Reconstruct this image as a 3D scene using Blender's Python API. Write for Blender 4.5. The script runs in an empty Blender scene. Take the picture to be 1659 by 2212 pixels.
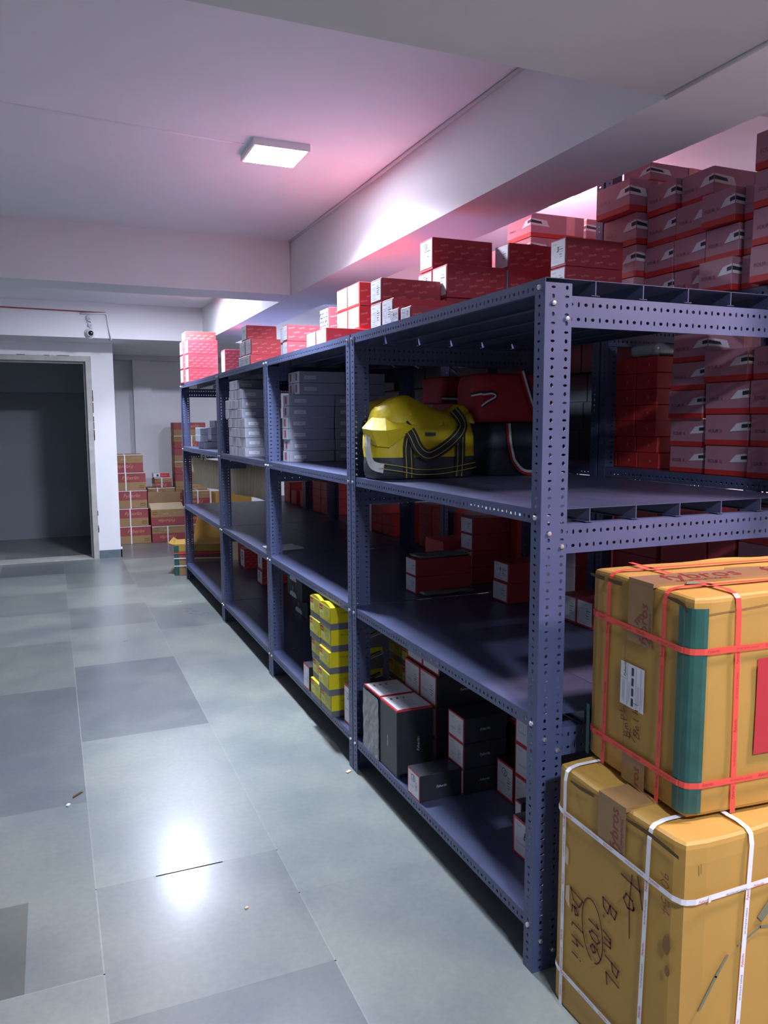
import bpy, bmesh, math, random
from mathutils import Vector, Matrix, noise

R = random.Random(7)
sc = bpy.context.scene
col = sc.collection

# ------------------------------------------------------------------ camera
YAW, PIT, ROL = 0.3995, -0.1146, -0.0035
fw = Vector((math.sin(YAW)*math.cos(PIT), math.cos(YAW)*math.cos(PIT), math.sin(PIT)))
rt = Vector((math.cos(YAW), -math.sin(YAW), 0)); up = rt.cross(fw)
r2 = rt*math.cos(ROL)+up*math.sin(ROL); u2 = up*math.cos(ROL)-rt*math.sin(ROL)
cd = bpy.data.cameras.new('camera'); cam = bpy.data.objects.new('camera', cd); col.objects.link(cam)
m = Matrix((r2, u2, -fw)).transposed().to_4x4(); m.translation = Vector((-1.1281, -1.6548, 1.4815))
cam.matrix_world = m
cd.sensor_fit = 'HORIZONTAL'; cd.sensor_width = 36.0; cd.lens = 1694.2/1659*36; cd.clip_start = 0.05
sc.camera = cam

# ------------------------------------------------------------------ world, exposure, lamp strengths
w = bpy.data.worlds.new('world'); sc.world = w; w.use_nodes = True
w.node_tree.nodes['Background'].inputs[0].default_value = (0.5, 0.52, 0.7, 1)
w.node_tree.nodes['Background'].inputs[1].default_value = 0.05
sc.view_settings.view_transform = 'Standard'; sc.view_settings.look = 'None'
sc.view_settings.exposure = 2.70; sc.view_settings.gamma = 1.0
sc.view_settings.use_curve_mapping = False
LAMP_COLOR = (0.76, 0.825, 1.0)
BACK_COLOR = (1.0, 0.72, 0.76)  # white panels tinted pink to stand in for bounce off the red boxes
LAMP_AISLE = 10.5        # watts, ceiling panels over the front aisle
LAMP_NEAR = 14.0         # watts, ceiling panel behind the camera
LAMP_FAR = 13.0          # watts, ceiling panels of the far bay
LAMP_BACK = 14.0         # watts, ceiling panels over the second aisle
LAMP_GLOW = 14.0         # brightness of the diffusers themselves
LAMP_SPREAD = {'aisle': 140, 'near': 170, 'far': 180, 'back': 160}
LAMPS = [('aisle', -0.155, 1.88), ('far', -0.18, 5.35), ('near', -0.40, -2.3),
         ('back', 1.37, 2.0), ('far', 1.37, 5.35), ('back', 1.37, -1.0)]

# ------------------------------------------------------------------ materials
MATS = {}
def mat(name, rgb, rough=0.6, metal=0.0, var=0.0, scale=6.0, bump=0.0, bscale=40.0, spec=0.5, coat=0.0, emit=None, rgb2=None, stretch=None):
    if name in MATS: return MATS[name]
    M = bpy.data.materials.new(name); M.use_nodes = True; nt = M.node_tree
    b = nt.nodes['Principled BSDF']
    b.inputs['Base Color'].default_value = (*rgb, 1); b.inputs['Roughness'].default_value = rough
    b.inputs['Metallic'].default_value = metal; b.inputs['Specular IOR Level'].default_value = spec
    b.inputs['Coat Weight'].default_value = coat; b.inputs['Coat Roughness'].default_value = 0.12
    tc = nt.nodes.new('ShaderNodeTexCoord'); src = tc.outputs['Object']
    if stretch:
        mp = nt.nodes.new('ShaderNodeMapping'); mp.inputs['Scale'].default_value = stretch
        nt.links.new(src, mp.inputs['Vector']); src = mp.outputs['Vector']
    if var > 0 or rgb2:
        n = nt.nodes.new('ShaderNodeTexNoise'); n.inputs['Scale'].default_value = scale; n.inputs['Detail'].default_value = 5
        nt.links.new(src, n.inputs['Vector'])
        cr = nt.nodes.new('ShaderNodeValToRGB')
        cr.color_ramp.elements[0].position = 0.3; cr.color_ramp.elements[1].position = 0.7
        lo = rgb2 if rgb2 else tuple(c*(1-var) for c in rgb)
        hi = rgb if rgb2 else tuple(min(1, c*(1+var)) for c in rgb)
        cr.color_ramp.elements[0].color = (*lo, 1); cr.color_ramp.elements[1].color = (*hi, 1)
        nt.links.new(n.outputs['Fac'], cr.inputs['Fac']); nt.links.new(cr.outputs['Color'], b.inputs['Base Color'])
    if bump > 0:
        n2 = nt.nodes.new('ShaderNodeTexNoise'); n2.inputs['Scale'].default_value = bscale; n2.inputs['Detail'].default_value = 4
        nt.links.new(src, n2.inputs['Vector'])
        bp = nt.nodes.new('ShaderNodeBump'); bp.inputs['Strength'].default_value = bump; bp.inputs['Distance'].default_value = 0.01
        nt.links.new(n2.outputs['Fac'], bp.inputs['Height']); nt.links.new(bp.outputs['Normal'], b.inputs['Normal'])
    if emit:
        b.inputs['Emission Color'].default_value = (*emit[0], 1); b.inputs['Emission Strength'].default_value = emit[1]
    MATS[name] = M
    return M

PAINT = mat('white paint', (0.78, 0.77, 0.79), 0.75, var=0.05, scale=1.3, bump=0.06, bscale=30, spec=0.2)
SHADEP = mat('shade grey paint', (0.60, 0.60, 0.61), 0.8, var=0.06, scale=2.0, bump=0.08, bscale=25, spec=0.2)  # white paint darkened to carry the shade under the near cross beam
CEILP = mat('ceiling paint', (0.80, 0.79, 0.84), 0.8, var=0.05, scale=1.0, bump=0.06, bscale=30, spec=0.2)
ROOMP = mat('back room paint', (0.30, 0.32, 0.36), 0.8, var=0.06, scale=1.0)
FRAME = mat('door frame wood', (0.42, 0.41, 0.38), 0.6, var=0.15, scale=9)
SKIRT = mat('skirting stone', (0.13, 0.16, 0.19), 0.5, var=0.15, scale=12)
STEEL = mat('slate blue steel', (0.075, 0.092, 0.185), 0.42, var=0.10, scale=5, spec=0.5)
PANEL = mat('shelf panel steel', (0.066, 0.076, 0.145), 0.36, var=0.14, scale=7, spec=0.5)
ZINC = mat('zinc bolt', (0.75, 0.75, 0.72), 0.3, metal=0.85)
RED = mat('red carton', (0.44, 0.050, 0.066), 0.55, var=0.08, scale=5)
REDB = mat('bright red carton', (0.54, 0.034, 0.032), 0.5, var=0.08, scale=5)
REDP = mat('red print', (0.62, 0.04, 0.05), 0.5)
PINKP = mat('faded print', (0.85, 0.38, 0.40), 0.6)
PAPER = mat('white paper', (0.70, 0.70, 0.74), 0.6, var=0.03, scale=8)
LAV = mat('lavender print', (0.50, 0.50, 0.66), 0.6)
INK = mat('dark ink', (0.035, 0.035, 0.05), 0.6)
GINK = mat('grey ink', (0.32, 0.31, 0.37), 0.6)
BLACKC = mat('charcoal carton', (0.028, 0.031, 0.040), 0.42, var=0.18, scale=6)
GREYC = mat('lilac grey carton', (0.36, 0.37, 0.46), 0.55, var=0.05, scale=6)
MAUVE = mat('mauve carton', (0.46, 0.215, 0.275), 0.5, var=0.06, scale=5)
WINDOWP = mat('printed lamp white', (0.74, 0.74, 0.80), 0.45)
YEL = mat('yellow carton', (0.80, 0.66, 0.01), 0.45, var=0.05, scale=5)
YELG = mat('yellow green print', (0.62, 0.58, 0.02), 0.5)
YELL = mat('pale yellow print', (0.75, 0.72, 0.35), 0.5)
GRBAND = mat('grey carton base', (0.17, 0.17, 0.19), 0.5, var=0.1)
KRAFT = mat('kraft board', (0.46, 0.265, 0.055), 0.62, var=0.10, scale=3.5, bump=0.10, bscale=9, stretch=(1, 1, 0.5))
KRAFTP = mat('pale kraft board', (0.66, 0.52, 0.34), 0.7, var=0.10, scale=4)
KRAFTD = mat('plain kraft board', (0.32, 0.19, 0.085), 0.7, var=0.12, scale=4)
KRAFTE = mat('torn kraft edge', (0.10, 0.055, 0.02), 0.9)
BANDR = mat('maroon carton print', (0.30, 0.055, 0.06), 0.6, var=0.1, scale=5)
TAPEB = mat('brown tape', (0.30, 0.17, 0.07), 0.22, var=0.12, scale=10)
TAPEG = mat('green tape', (0.028, 0.105, 0.085), 0.4, var=0.2, scale=18)
STRAPR = mat('red strap', (0.85, 0.085, 0.06), 0.4)
STRAPW = mat('white strap', (0.80, 0.80, 0.84), 0.45)
MARKER = mat('maroon marker', (0.12, 0.015, 0.012), 0.6)
TAPEINK = mat('tape print', (0.24, 0.03, 0.02), 0.4)
PANELR = mat('red panel print', (0.46, 0.028, 0.040), 0.5, var=0.05)
TANP = mat('tan print', (0.56, 0.30, 0.14), 0.5)
GRIME = mat('green grey stain', (0.17, 0.18, 0.11), 0.8)
STAIN = mat('dark stain', (0.22, 0.13, 0.04), 0.8)
BYEL = mat('yellow fabric', (0.70, 0.53, 0.012), 0.5, var=0.10, scale=9, bump=0.15, bscale=60)
BGREY = mat('dark grey fabric', (0.050, 0.053, 0.066), 0.55, var=0.15, scale=12, bump=0.2, bscale=120)
WEB = mat('black webbing', (0.020, 0.021, 0.026), 0.7)
STITCH = mat('yellow stitching', (0.55, 0.47, 0.08), 0.6)
BRED = mat('red fabric', (0.40, 0.018, 0.028), 0.6, var=0.10, scale=8, bump=0.2, bscale=100)
BNAVY = mat('navy fabric', (0.030, 0.036, 0.062), 0.6, var=0.15, scale=8, bump=0.2, bscale=100)
WHITEP = mat('white plastic', (0.80, 0.80, 0.80), 0.35)
BLACKP = mat('black plastic', (0.012, 0.012, 0.016), 0.15)
FOIL = mat('silver film', (0.62, 0.63, 0.66), 0.22, metal=0.55, bump=0.6, bscale=45)
FILM = mat('grey film', (0.20, 0.21, 0.22), 0.25, bump=0.5, bscale=30, spec=0.6)
DIMINK = mat('dim print', (0.15, 0.085, 0.105), 0.6)
SKIN = mat('printed skin tone', (0.30, 0.16, 0.10), 0.5)
GREENC = mat('dark green carton', (0.030, 0.055, 0.045), 0.5, var=0.1)
BROWNC = mat('brown red carton', (0.20, 0.06, 0.05), 0.5, var=0.1)
WARM = mat('pale cream plastic', (0.75, 0.66, 0.40), 0.4)
DIFF_A = mat('aisle lamp diffuser', (0.9, 0.9, 0.9), 0.5, emit=(LAMP_COLOR, LAMP_GLOW))
DIFF_F = mat('far lamp diffuser', (0.9, 0.9, 0.9), 0.5, emit=(LAMP_COLOR, LAMP_GLOW))
DIFF_B = mat('back lamp diffuser', (0.9, 0.9, 0.9), 0.5, emit=(BACK_COLOR, LAMP_GLOW))
def floor_material():
    M = bpy.data.materials.new('polished kota stone'); M.use_nodes = True; nt = M.node_tree; L = nt.links
    b = nt.nodes['Principled BSDF']
    tc = nt.nodes.new('ShaderNodeTexCoord')
    at = nt.nodes.new('ShaderNodeAttribute'); at.attribute_name = 'tone'
    col_in = at.outputs['Color']
    for scale, det, lo, hi, rng in ((1.9, 6.0, (0.86,0.88,0.92,1), (1.08,1.08,1.03,1), (0.33,0.67)), (0.7, 3.0, (0.93,0.94,0.97,1), (1.05,1.05,1.0,1), (0.3,0.7)), (45.0, 3.0, (0.95,0.95,0.95,1), (1.04,1.04,1.04,1), (0.3,0.7))):
        n = nt.nodes.new('ShaderNodeTexNoise'); n.inputs['Scale'].default_value = scale; n.inputs['Detail'].default_value = det; n.inputs['Roughness'].default_value = 0.6
        L.new(tc.outputs['Object'], n.inputs['Vector'])
        mr = nt.nodes.new('ShaderNodeMapRange'); mr.interpolation_type = 'SMOOTHSTEP'; mr.inputs[1].default_value, mr.inputs[2].default_value = rng
        L.new(n.outputs['Fac'], mr.inputs[0])
        mx = nt.nodes.new('ShaderNodeMix'); mx.data_type = 'RGBA'; mx.inputs[6].default_value = lo; mx.inputs[7].default_value = hi
        L.new(mr.outputs[0], mx.inputs[0])
        mu = nt.nodes.new('ShaderNodeMix'); mu.data_type = 'RGBA'; mu.blend_type = 'MULTIPLY'; mu.inputs[0].default_value = 1.0
        L.new(col_in, mu.inputs[6]); L.new(mx.outputs[2], mu.inputs[7]); col_in = mu.outputs[2]
        if scale == 1.9:
            r = nt.nodes.new('ShaderNodeMapRange'); r.inputs[1].default_value = 0.3; r.inputs[2].default_value = 0.7; r.inputs[3].default_value = 0.27; r.inputs[4].default_value = 0.40
            L.new(n.outputs['Fac'], r.inputs[0]); L.new(r.outputs[0], b.inputs['Roughness'])
    L.new(col_in, b.inputs['Base Color'])
    b.inputs['Specular IOR Level'].default_value = 0.45
    b.inputs['Coat Weight'].default_value = 0.20; b.inputs['Coat Roughness'].default_value = 0.17
    return M
FLOOR = floor_material()

# ------------------------------------------------------------------ mesh helpers
GL = {}
def glyphs(s):
    if s not in GL:
        cu = bpy.data.curves.new('t', 'FONT'); cu.body = s; cu.size = 1.0; cu.resolution_u = 2
        o = bpy.data.objects.new('t', cu); col.objects.link(o)
        dg = bpy.context.evaluated_depsgraph_get(); dg.update()
        me = bpy.data.meshes.new_from_object(o.evaluated_get(dg))
        GL[s] = ([(v.co.x, v.co.y) for v in me.vertices], [tuple(p.vertices) for p in me.polygons])
        bpy.data.meshes.remove(me); bpy.data.objects.remove(o); bpy.data.curves.remove(cu)
    return GL[s]

class MB:
    def __init__(s): s.v = []; s.f = []; s.fm = []; s.mats = []
    def mi(s, m):
        if m not in s.mats: s.mats.append(m)
        return s.mats.index(m)
    def face(s, pts, m):
        n = len(s.v); s.v += [tuple(p) for p in pts]; s.f.append(tuple(range(n, n+len(pts)))); s.fm.append(s.mi(m))
    def add(s, verts, faces, m):
        n = len(s.v); s.v += [tuple(p) for p in verts]; k = s.mi(m)
        for f in faces: s.f.append(tuple(i+n for i in f)); s.fm.append(k)
    def box(s, a, b, m):
        x0, y0, z0 = a; x1, y1, z1 = b
        s.add([(x0,y0,z0),(x1,y0,z0),(x1,y1,z0),(x0,y1,z0),(x0,y0,z1),(x1,y0,z1),(x1,y1,z1),(x0,y1,z1)],
              [(3,2,1,0),(4,5,6,7),(0,1,5,4),(1,2,6,5),(2,3,7,6),(3,0,4,7)], m)
    def loops(s, loops, mts, cap=True):
        n = len(loops[0]); base = len(s.v)
        for lp in loops: s.v += [tuple(p) for p in lp]
        for i in range(len(loops)-1):
            k = s.mi(mts[min(i, len(mts)-1)])
            for j in range(n):
                a = base+i*n+j; b = base+i*n+(j+1) % n
                s.f.append((a, b, b+n, a+n)); s.fm.append(k)
        if cap:
            s.f.append(tuple(base+j for j in reversed(range(n)))); s.fm.append(s.mi(mts[0]))
            s.f.append(tuple(base+(len(loops)-1)*n+j for j in range(n))); s.fm.append(s.mi(mts[-1]))
    def mesh(s, name, smooth=False):
        me = bpy.data.meshes.new(name); me.from_pydata(s.v, [], s.f)
        for m in s.mats: me.materials.append(m)
        me.polygons.foreach_set('material_index', s.fm)
        if smooth: me.polygons.foreach_set('use_smooth', [True]*len(s.f))
        me.update(); return me

class Fr:   # a face frame: a to the viewer's right, b up, c out of the face
    def __init__(s, o, u, v):
        s.o = Vector(o); s.u = Vector(u); s.v = Vector(v); s.n = s.u.cross(s.v)
    def p(s, a, b, c=0.0): return s.o+s.u*a+s.v*b+s.n*c
    def rect(s, mb, a0, b0, a1, b1, m, c=0.0006): mb.face([s.p(a0,b0,c), s.p(a1,b0,c), s.p(a1,b1,c), s.p(a0,b1,c)], m)
    def poly(s, mb, pts, m, c=0.0006): mb.face([s.p(a, b, c) for a, b in pts], m)
    def outline(s, mb, a0, b0, a1, b1, t, m, c=0.0008):
        s.rect(mb, a0, b0, a1, b0+t, m, c); s.rect(mb, a0, b1-t, a1, b1, m, c)
        s.rect(mb, a0, b0+t, a0+t, b1-t, m, c); s.rect(mb, a1-t, b0+t, a1, b1-t, m, c)
    def text(s, mb, t, a, b, size, m, rot=0.0, shear=0.0, c=0.0009, ctr=False):
        vs, fs = glyphs(t); cr, sr = math.cos(math.radians(rot)), math.sin(math.radians(rot))
        ox = -max(v[0] for v in vs)/2 if ctr else 0; oy = -0.35 if ctr else 0
        out = []
        for x, y in vs:
            x = (x+ox+shear*y)*size; y = (y+oy)*size
            out.append(s.p(a+x*cr-y*sr, b+x*sr+y*cr, c))
        mb.add(out, fs, m)
    def line(s, mb, pts, wd, m, c=0.001):
        for (a0, b0), (a1, b1) in zip(pts, pts[1:]):
            d = Vector((a1-a0, b1-b0)); L = d.length
            if L < 1e-6: continue
            d /= L; n = Vector((-d.y, d.x))*wd/2; e = d*wd*0.25
            s.poly(mb, [(a0-e.x-n.x, b0-e.y-n.y), (a1+e.x-n.x, b1+e.y-n.y), (a1+e.x+n.x, b1+e.y+n.y), (a0-e.x+n.x, b0-e.y+n.y)], m, c)

HW = {  # hand-written strokes in a unit box
 'T': [[(0,.9),(1.1,1.0)],[(.5,.97),(.35,0)]], 'o': [[(.5,.55),(.2,.5),(.1,.2),(.35,.02),(.6,.2),(.55,.5),(.4,.56)]],
 'B': [[(.15,0),(.25,1)],[(.25,1),(.7,.85),(.6,.6),(.25,.52),(.75,.35),(.6,.05),(.15,0)]],
 'm': [[(.1,0),(.2,.5),(.4,.5),(.4,.05)],[(.4,.5),(.65,.5),(.7,.0)]], 'P': [[(.2,0),(.3,1)],[(.3,1),(.75,.85),(.65,.55),(.25,.5)]],
 'L': [[(.3,1),(.2,.05),(.8,.1)]], '1': [[(.3,.8),(.5,1),(.4,0)]], '0': [[(.5,1),(.2,.8),(.15,.3),(.4,0),(.7,.25),(.75,.75),(.5,1)]],
 '6': [[(.75,1),(.3,.7),(.2,.25),(.5,0),(.75,.25),(.6,.5),(.25,.4)]], 'D': [[(.2,0),(.3,1),(.8,.7),(.7,.2),(.1,0)]],
 'e': [[(.15,.3),(.6,.35),(.45,.58),(.2,.4),(.2,.1),(.6,.05)]], 'l': [[(.3,1),(.3,.1),(.5,.02)]],
 'h': [[(.2,1),(.2,0)],[(.2,.4),(.5,.5),(.55,0)]], 'i': [[(.3,.5),(.3,0)],[(.3,.68),(.32,.72)]],
 '2': [[(.2,.8),(.5,1),(.75,.75),(.2,.05),(.8,.05)]], '3': [[(.2,.9),(.6,1),(.7,.7),(.4,.52),(.75,.3),(.5,0),(.15,.1)]],
 '8': [[(.5,1),(.2,.8),(.7,.25),(.45,0),(.2,.25),(.75,.8),(.5,1)]], 'C': [[(.8,.9),(.4,1),(.15,.5),(.4,0),(.8,.1)]],
 '.': [[(.2,0),(.25,.06)]], ' ': [], 'N': [[(.1,0),(.2,1),(.7,0),(.8,1)]], '5': [[(.75,1),(.25,1),(.2,.55),(.6,.55),(.7,.25),(.4,0),(.15,.1)]], '9': [[(.7,.6),(.3,.55),(.3,.95),(.65,.95),(.7,.6),(.5,0)]], '4': [[(.6,0),(.6,1),(.15,.35),(.85,.35)]],
}
def hand(fr, mb, t, a, b, size, wd, m, rot=0.0, slant=0.15, c=0.001):
    cr, sr = math.cos(math.radians(rot)), math.sin(math.radians(rot)); x0 = 0
    for ch in t:
        for st in HW[ch]:
            pts = []
            for x, y in st:
                x = (x0+x+slant*y)*size; yy = y*size
                pts.append((a+x*cr-yy*sr, b+x*sr+yy*cr))
            fr.line(mb, pts, wd, m, c)
        x0 += 0.85
def ring(fr, mb, a, b, ra, rb, wd, m, rot=0.0, c=0.001, gap=0):
    cr, sr = math.cos(math.radians(rot)), math.sin(math.radians(rot)); pts = []
    for i in range(25-gap):
        t = 2*math.pi*i/24; x = ra*math.cos(t); y = rb*math.sin(t); pts.append((a+x*cr-y*sr, b+x*sr+y*cr))
    fr.line(mb, pts, wd, m, c)

def link(name, me, parent=None, loc=None, rz=0.0):
    o = bpy.data.objects.new(name, me); col.objects.link(o)
    if parent: o.parent = parent
    if loc is not None: o.location = loc
    o.rotation_euler = (0, 0, rz)
    return o
def tag(o, label, cat, group=None):
    o['label'] = label; o['category'] = cat
    if group: o['group'] = group
    return o
def struct(name, me, loc=(0, 0, 0)):
    o = link(name, me, None, loc); o['kind'] = 'structure'; return o

CACHE = {}
def body(l, wd, h, bands, bev=0.0018, jig=0.0015, seed=0):
    """A carton with softened edges; bands = [(height, material), ...] from the bottom up."""
    key = ('body', round(l,3), round(wd,3), round(h,3), tuple((round(z,3), m.name) for z, m in bands), seed % 4)
    if key in CACHE: return CACHE[key]
    rr = random.Random(seed % 4+int(h*1000))
    mb = MB(); dx, dy = rr.uniform(-jig, jig), rr.uniform(-jig, jig)
    def lp(z, ins):
        a, b2, e = l/2-ins, wd/2-ins, bev
        k = z/h
        bul = 0.0012*math.sin(math.pi*k)
        a += bul*0.5; b2 += bul*0.5
        p = [(-a+e,-b2),(a-e,-b2),(a,-b2+e),(a,b2-e),(a-e,b2),(-a+e,b2),(-a,b2-e),(-a,-b2+e)]
        return [(x+dx*k, y+dy*k, z) for x, y in p]
    zs = [(0.0, bev)]; ms = []
    z_prev = bev; zs.append((bev, 0)); ms.append(bands[0][1])
    for z, m in bands[:-1]: zs.append((z, 0)); ms.append(m)
    zs.append((h-bev, 0)); ms.append(bands[-1][1]); zs.append((h, bev)); ms.append(bands[-1][1])
    mb.loops([lp(z, i) for z, i in zs], ms)
    CACHE[key] = mb.mesh('carton'); return CACHE[key]
def frames(l, wd, h):
    return (Fr((-l/2-0.0012, wd/2, 0), (0,-1,0), (0,0,1)), Fr((-l/2, -wd/2-0.0012, 0), (1,0,0), (0,0,1)), Fr((-l/2, -wd/2, h+0.0006), (1,0,0), (0,1,0)))

def thing_box(name, me, x0, y0, z0, l, wd, label, cat, group=None, rz=0.0):
    o = link(name, me, None, (x0+l/2, y0+wd/2, z0), rz)
    return tag(o, label, cat, group)

# ------------------------------------------------------------------ setting
ZC, ZB = 2.68, 2.33
def floor_mesh():
    me = bpy.data.meshes.new('floor'); v = []; f = []; tones = []
    def quad(x0, y0, x1, y1, t):
        n = len(v); v.extend([(x0,y0,0),(x1,y0,0),(x1,y1,0),(x0,y1,0)]); f.append((n,n+1,n+2,n+3)); tones.append(t)
    base = Vector((0.240, 0.262, 0.248)); dark = Vector((0.145, 0.162, 0.166)); mid = Vector((0.195, 0.215, 0.208)); joint = Vector((0.29, 0.31, 0.30)); dark_patch = Vector((0.12, 0.13, 0.12))
    rr = random.Random(3)
    cols = [-3.2, -2.84, -2.25, -1.66, -1.065, -0.472, 0.12, 0.71, 1.30, 1.89, 2.48, 3.2]
    fixed = {3: [(-5,-.9,base),(-.9,.45,base),(.45,1.502,mid),(1.502,2.99,dark),(2.99,4.0,mid),(4.0,4.9,base),(4.9,5.7,mid),(5.7,6.6,base),(6.6,7.2,dark),(7.2,9.6,mid)],
             4: [(-5,-.7,dark),(-.7,.256,dark*1.05),(.256,.871,mid*1.04),(.871,2.13,base),(2.13,3.36,dark*1.08),(3.36,4.3,base),(4.3,5.0,mid),(5.0,5.8,base),(5.8,6.5,mid*.95),(6.5,7.3,dark*1.15),(7.3,9.6,mid)],
             5: [(-5,-.5,base),(-.5,.6,base),(.6,1.83,base*1.03),(1.83,3.1,base*1.06),(3.1,4.05,base),(4.05,4.8,mid),(4.8,5.6,base),(5.6,6.4,mid),(6.4,7.2,base),(7.2,8.0,dark*1.1),(8.0,9.6,mid)]}
    j = 0.0022
    for i in range(len(cols)-1):
        rows = fixed.get(i)
        if not rows:
            rows = []; y = -5.0
            while y < 9.6:
                y2 = min(9.6, y+rr.choice([.62,.8,.95,1.2])); rows.append((y, y2, rr.choice([base, base, mid, dark*1.15, base*1.05]))); y = y2
        x0, x1 = cols[i], cols[i+1]
        for y0, y1, t in rows:
            if i == 3 and y0 == .45:
                quad(x0+j, .45+j, -1.262, .88, dark_patch); quad(-1.262, .45+j, x1-j, .88, t); quad(x0+j, .88, x1-j, y1-j, t)  # small darker patch set into this tile
            else: quad(x0+j, y0+j, x1-j, y1-j, t)
            quad(x0-j, y1-j, x1+j, y1+j, joint if rr.random() < .6 else t*0.95)
        quad(x0-j, -5, x0+j, 9.6, joint*0.97)
    # broken edge of the joint under the lamp reflection
    quad(-0.88, 0.868, -0.66, 0.874, Vector((0.05, 0.05, 0.06)))
    me.from_pydata(v, [], f); me.materials.append(FLOOR)
    at = me.color_attributes.new('tone', 'FLOAT_COLOR', 'CORNER')
    for pi, p in enumerate(me.polygons):
        for li in p.loop_indices: at.data[li].color = (*tones[pi], 1)
    me.update(); return me
struct('floor', floor_mesh())
mb = MB(); mb.box((-3.2,-5,ZC), (3.4,9.6,ZC+.15), CEILP); struct('ceiling', mb.mesh('ceiling'))
# low slab over the far end
mb = MB(); mb.box((-3.2,6.9,ZB), (3.4,9.6,ZC+.01), PAINT); struct('ceiling.001', mb.mesh('ceiling_far'))
mb = MB(); mb.box((.405,-5,ZB-.004), (.735,6.9,ZC+.01), PAINT)
struct('trim_1', mb.mesh('long_beam'))
mb = MB(); mb.box((-3.2,-.50,ZB), (3.4,.062,ZC+.01), SHADEP); struct('trim_2', mb.mesh('near_cross_beam'))  # shade of the underside is put into this beam's greyer paint
mb = MB(); mb.box((-3.2,3.565,ZB), (3.4,3.885,ZC+.01), PAINT); struct('trim_3', mb.mesh('far_cross_beam'))
def strip(name, pts, r, m, seg=6):
    mb = MB(); L = []
    for i, p in enumerate(pts):
        p = Vector(p); d = (Vector(pts[min(i+1, len(pts)-1)])-Vector(pts[max(i-1, 0)])).normalized()
        a = Vector((0,0,1)) if abs(d.z) < .9 else Vector((1,0,0))
        s = d.cross(a).normalized(); t = s.cross(d)
        L.append([p+s*(r*math.cos(2*math.pi*k/seg))+t*(r*math.sin(2*math.pi*k/seg)) for k in range(seg)])
    mb.loops(L, [m]); return mb.mesh(name, True)
# paint ridges along the beam and ceiling corners
struct('trim_4', strip('corner_ridge', [(.400,.06,ZC-.004)]+[(.400+R.uniform(-.004,.004), y*.35+.3, ZC-.006+R.uniform(-.004,.004)) for y in range(9)]+[(.400,3.565,ZC-.004)], .009, SHADEP))
struct('trim_5', strip('beam_seam', [(.40,-.49,ZB-.003),(.405,.06,ZB-.003)], .006, SHADEP))
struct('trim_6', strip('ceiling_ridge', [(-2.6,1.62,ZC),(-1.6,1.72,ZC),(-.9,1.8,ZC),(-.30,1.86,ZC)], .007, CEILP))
struct('trim_7', strip('beam_seam', [(.402,3.56,ZB),(.402,3.56,ZC)], .006, SHADEP))
def wall(name, a, b, m=PAINT):
    mb = MB(); mb.box(a, b, m); return struct(name, mb.mesh(name))
wall('wall_left', (-3.35,-5,0), (-3.2,9.6,ZC), ROOMP)  # unseen wall, given dark paint to cut fill light on the shelves
wall('wall_right', (3.25,-5,0), (3.4,9.6,ZC))
wall('wall_back', (-3.2,-5.15,0), (3.25,-5,ZC), ROOMP)  # also out of view and darkened to lower the bounce
# far wall with the doorway: pillar, head, and the part left of the frame
YW = 7.40
mb = MB()
mb.box((-.700,YW,0), (-.474,YW+.28,ZB), PAINT); mb.box((-2.02,YW,2.185), (-.700,YW+.28,ZB), PAINT); mb.box((-3.2,YW,0), (-2.02,YW+.28,ZB), PAINT)
struct('wall_far', mb.mesh('wall_far'))
mb = MB()   # door frame with an inner rebate and ragged plaster edge
for x0, x1, y0 in ((-.755,-.700,YW-.012), (-2.02,-1.965,YW-.012)): mb.box((x0,y0,0), (x1,YW+.16,2.185), FRAME)
mb.box((-1.965,YW-.012,2.130), (-.755,YW+.16,2.185), FRAME)
mb.box((-.775,YW+.05,0), (-.755,YW+.12,2.130), FRAME); mb.box((-1.965,YW+.05,2.110), (-.775,YW+.12,2.130), FRAME)
for k in range(11):
    z = R.uniform(.2,2.1); mb.box((-.7015,YW-.0135,z), (-.694+R.uniform(0,.003),YW-.011,z+R.uniform(.03,.11)), KRAFTE)
for k in range(4):
    x = R.uniform(-1.5,-.8); mb.box((x,YW-.0135,2.182), (x+R.uniform(.05,.12),YW-.011,2.188), KRAFTE)
struct('door_1', mb.mesh('door_frame'))
mb = MB(); mb.box((-.700,YW-.012,0), (-.462,YW,.088), SKIRT); mb.box((-.474,YW-.012,0), (-.462,YW+.28,.088), SKIRT)
mb.box((-.474,YW-.010,.088), (-.458,YW+.01,.115), PAINT)
struct('baseboard_far', mb.mesh('baseboard_far'))
wall('trim_8', (-1.965,YW-.005,0), (-.755,YW+.28,.006), FRAME)     # threshold
# room behind the door
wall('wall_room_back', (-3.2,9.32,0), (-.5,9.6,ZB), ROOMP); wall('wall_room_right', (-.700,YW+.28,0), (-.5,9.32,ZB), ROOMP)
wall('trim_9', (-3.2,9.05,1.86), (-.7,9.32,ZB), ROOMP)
# alcove behind the racks
wall('wall_alcove', (-.5,9.05,0), (3.25,9.6,ZB))
wall('trim_10', (-.13,8.93,0), (.09,9.05,ZB)); wall('trim_11', (-.5,8.90,2.27), (3.25,9.05,ZB), SHADEP)

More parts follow.
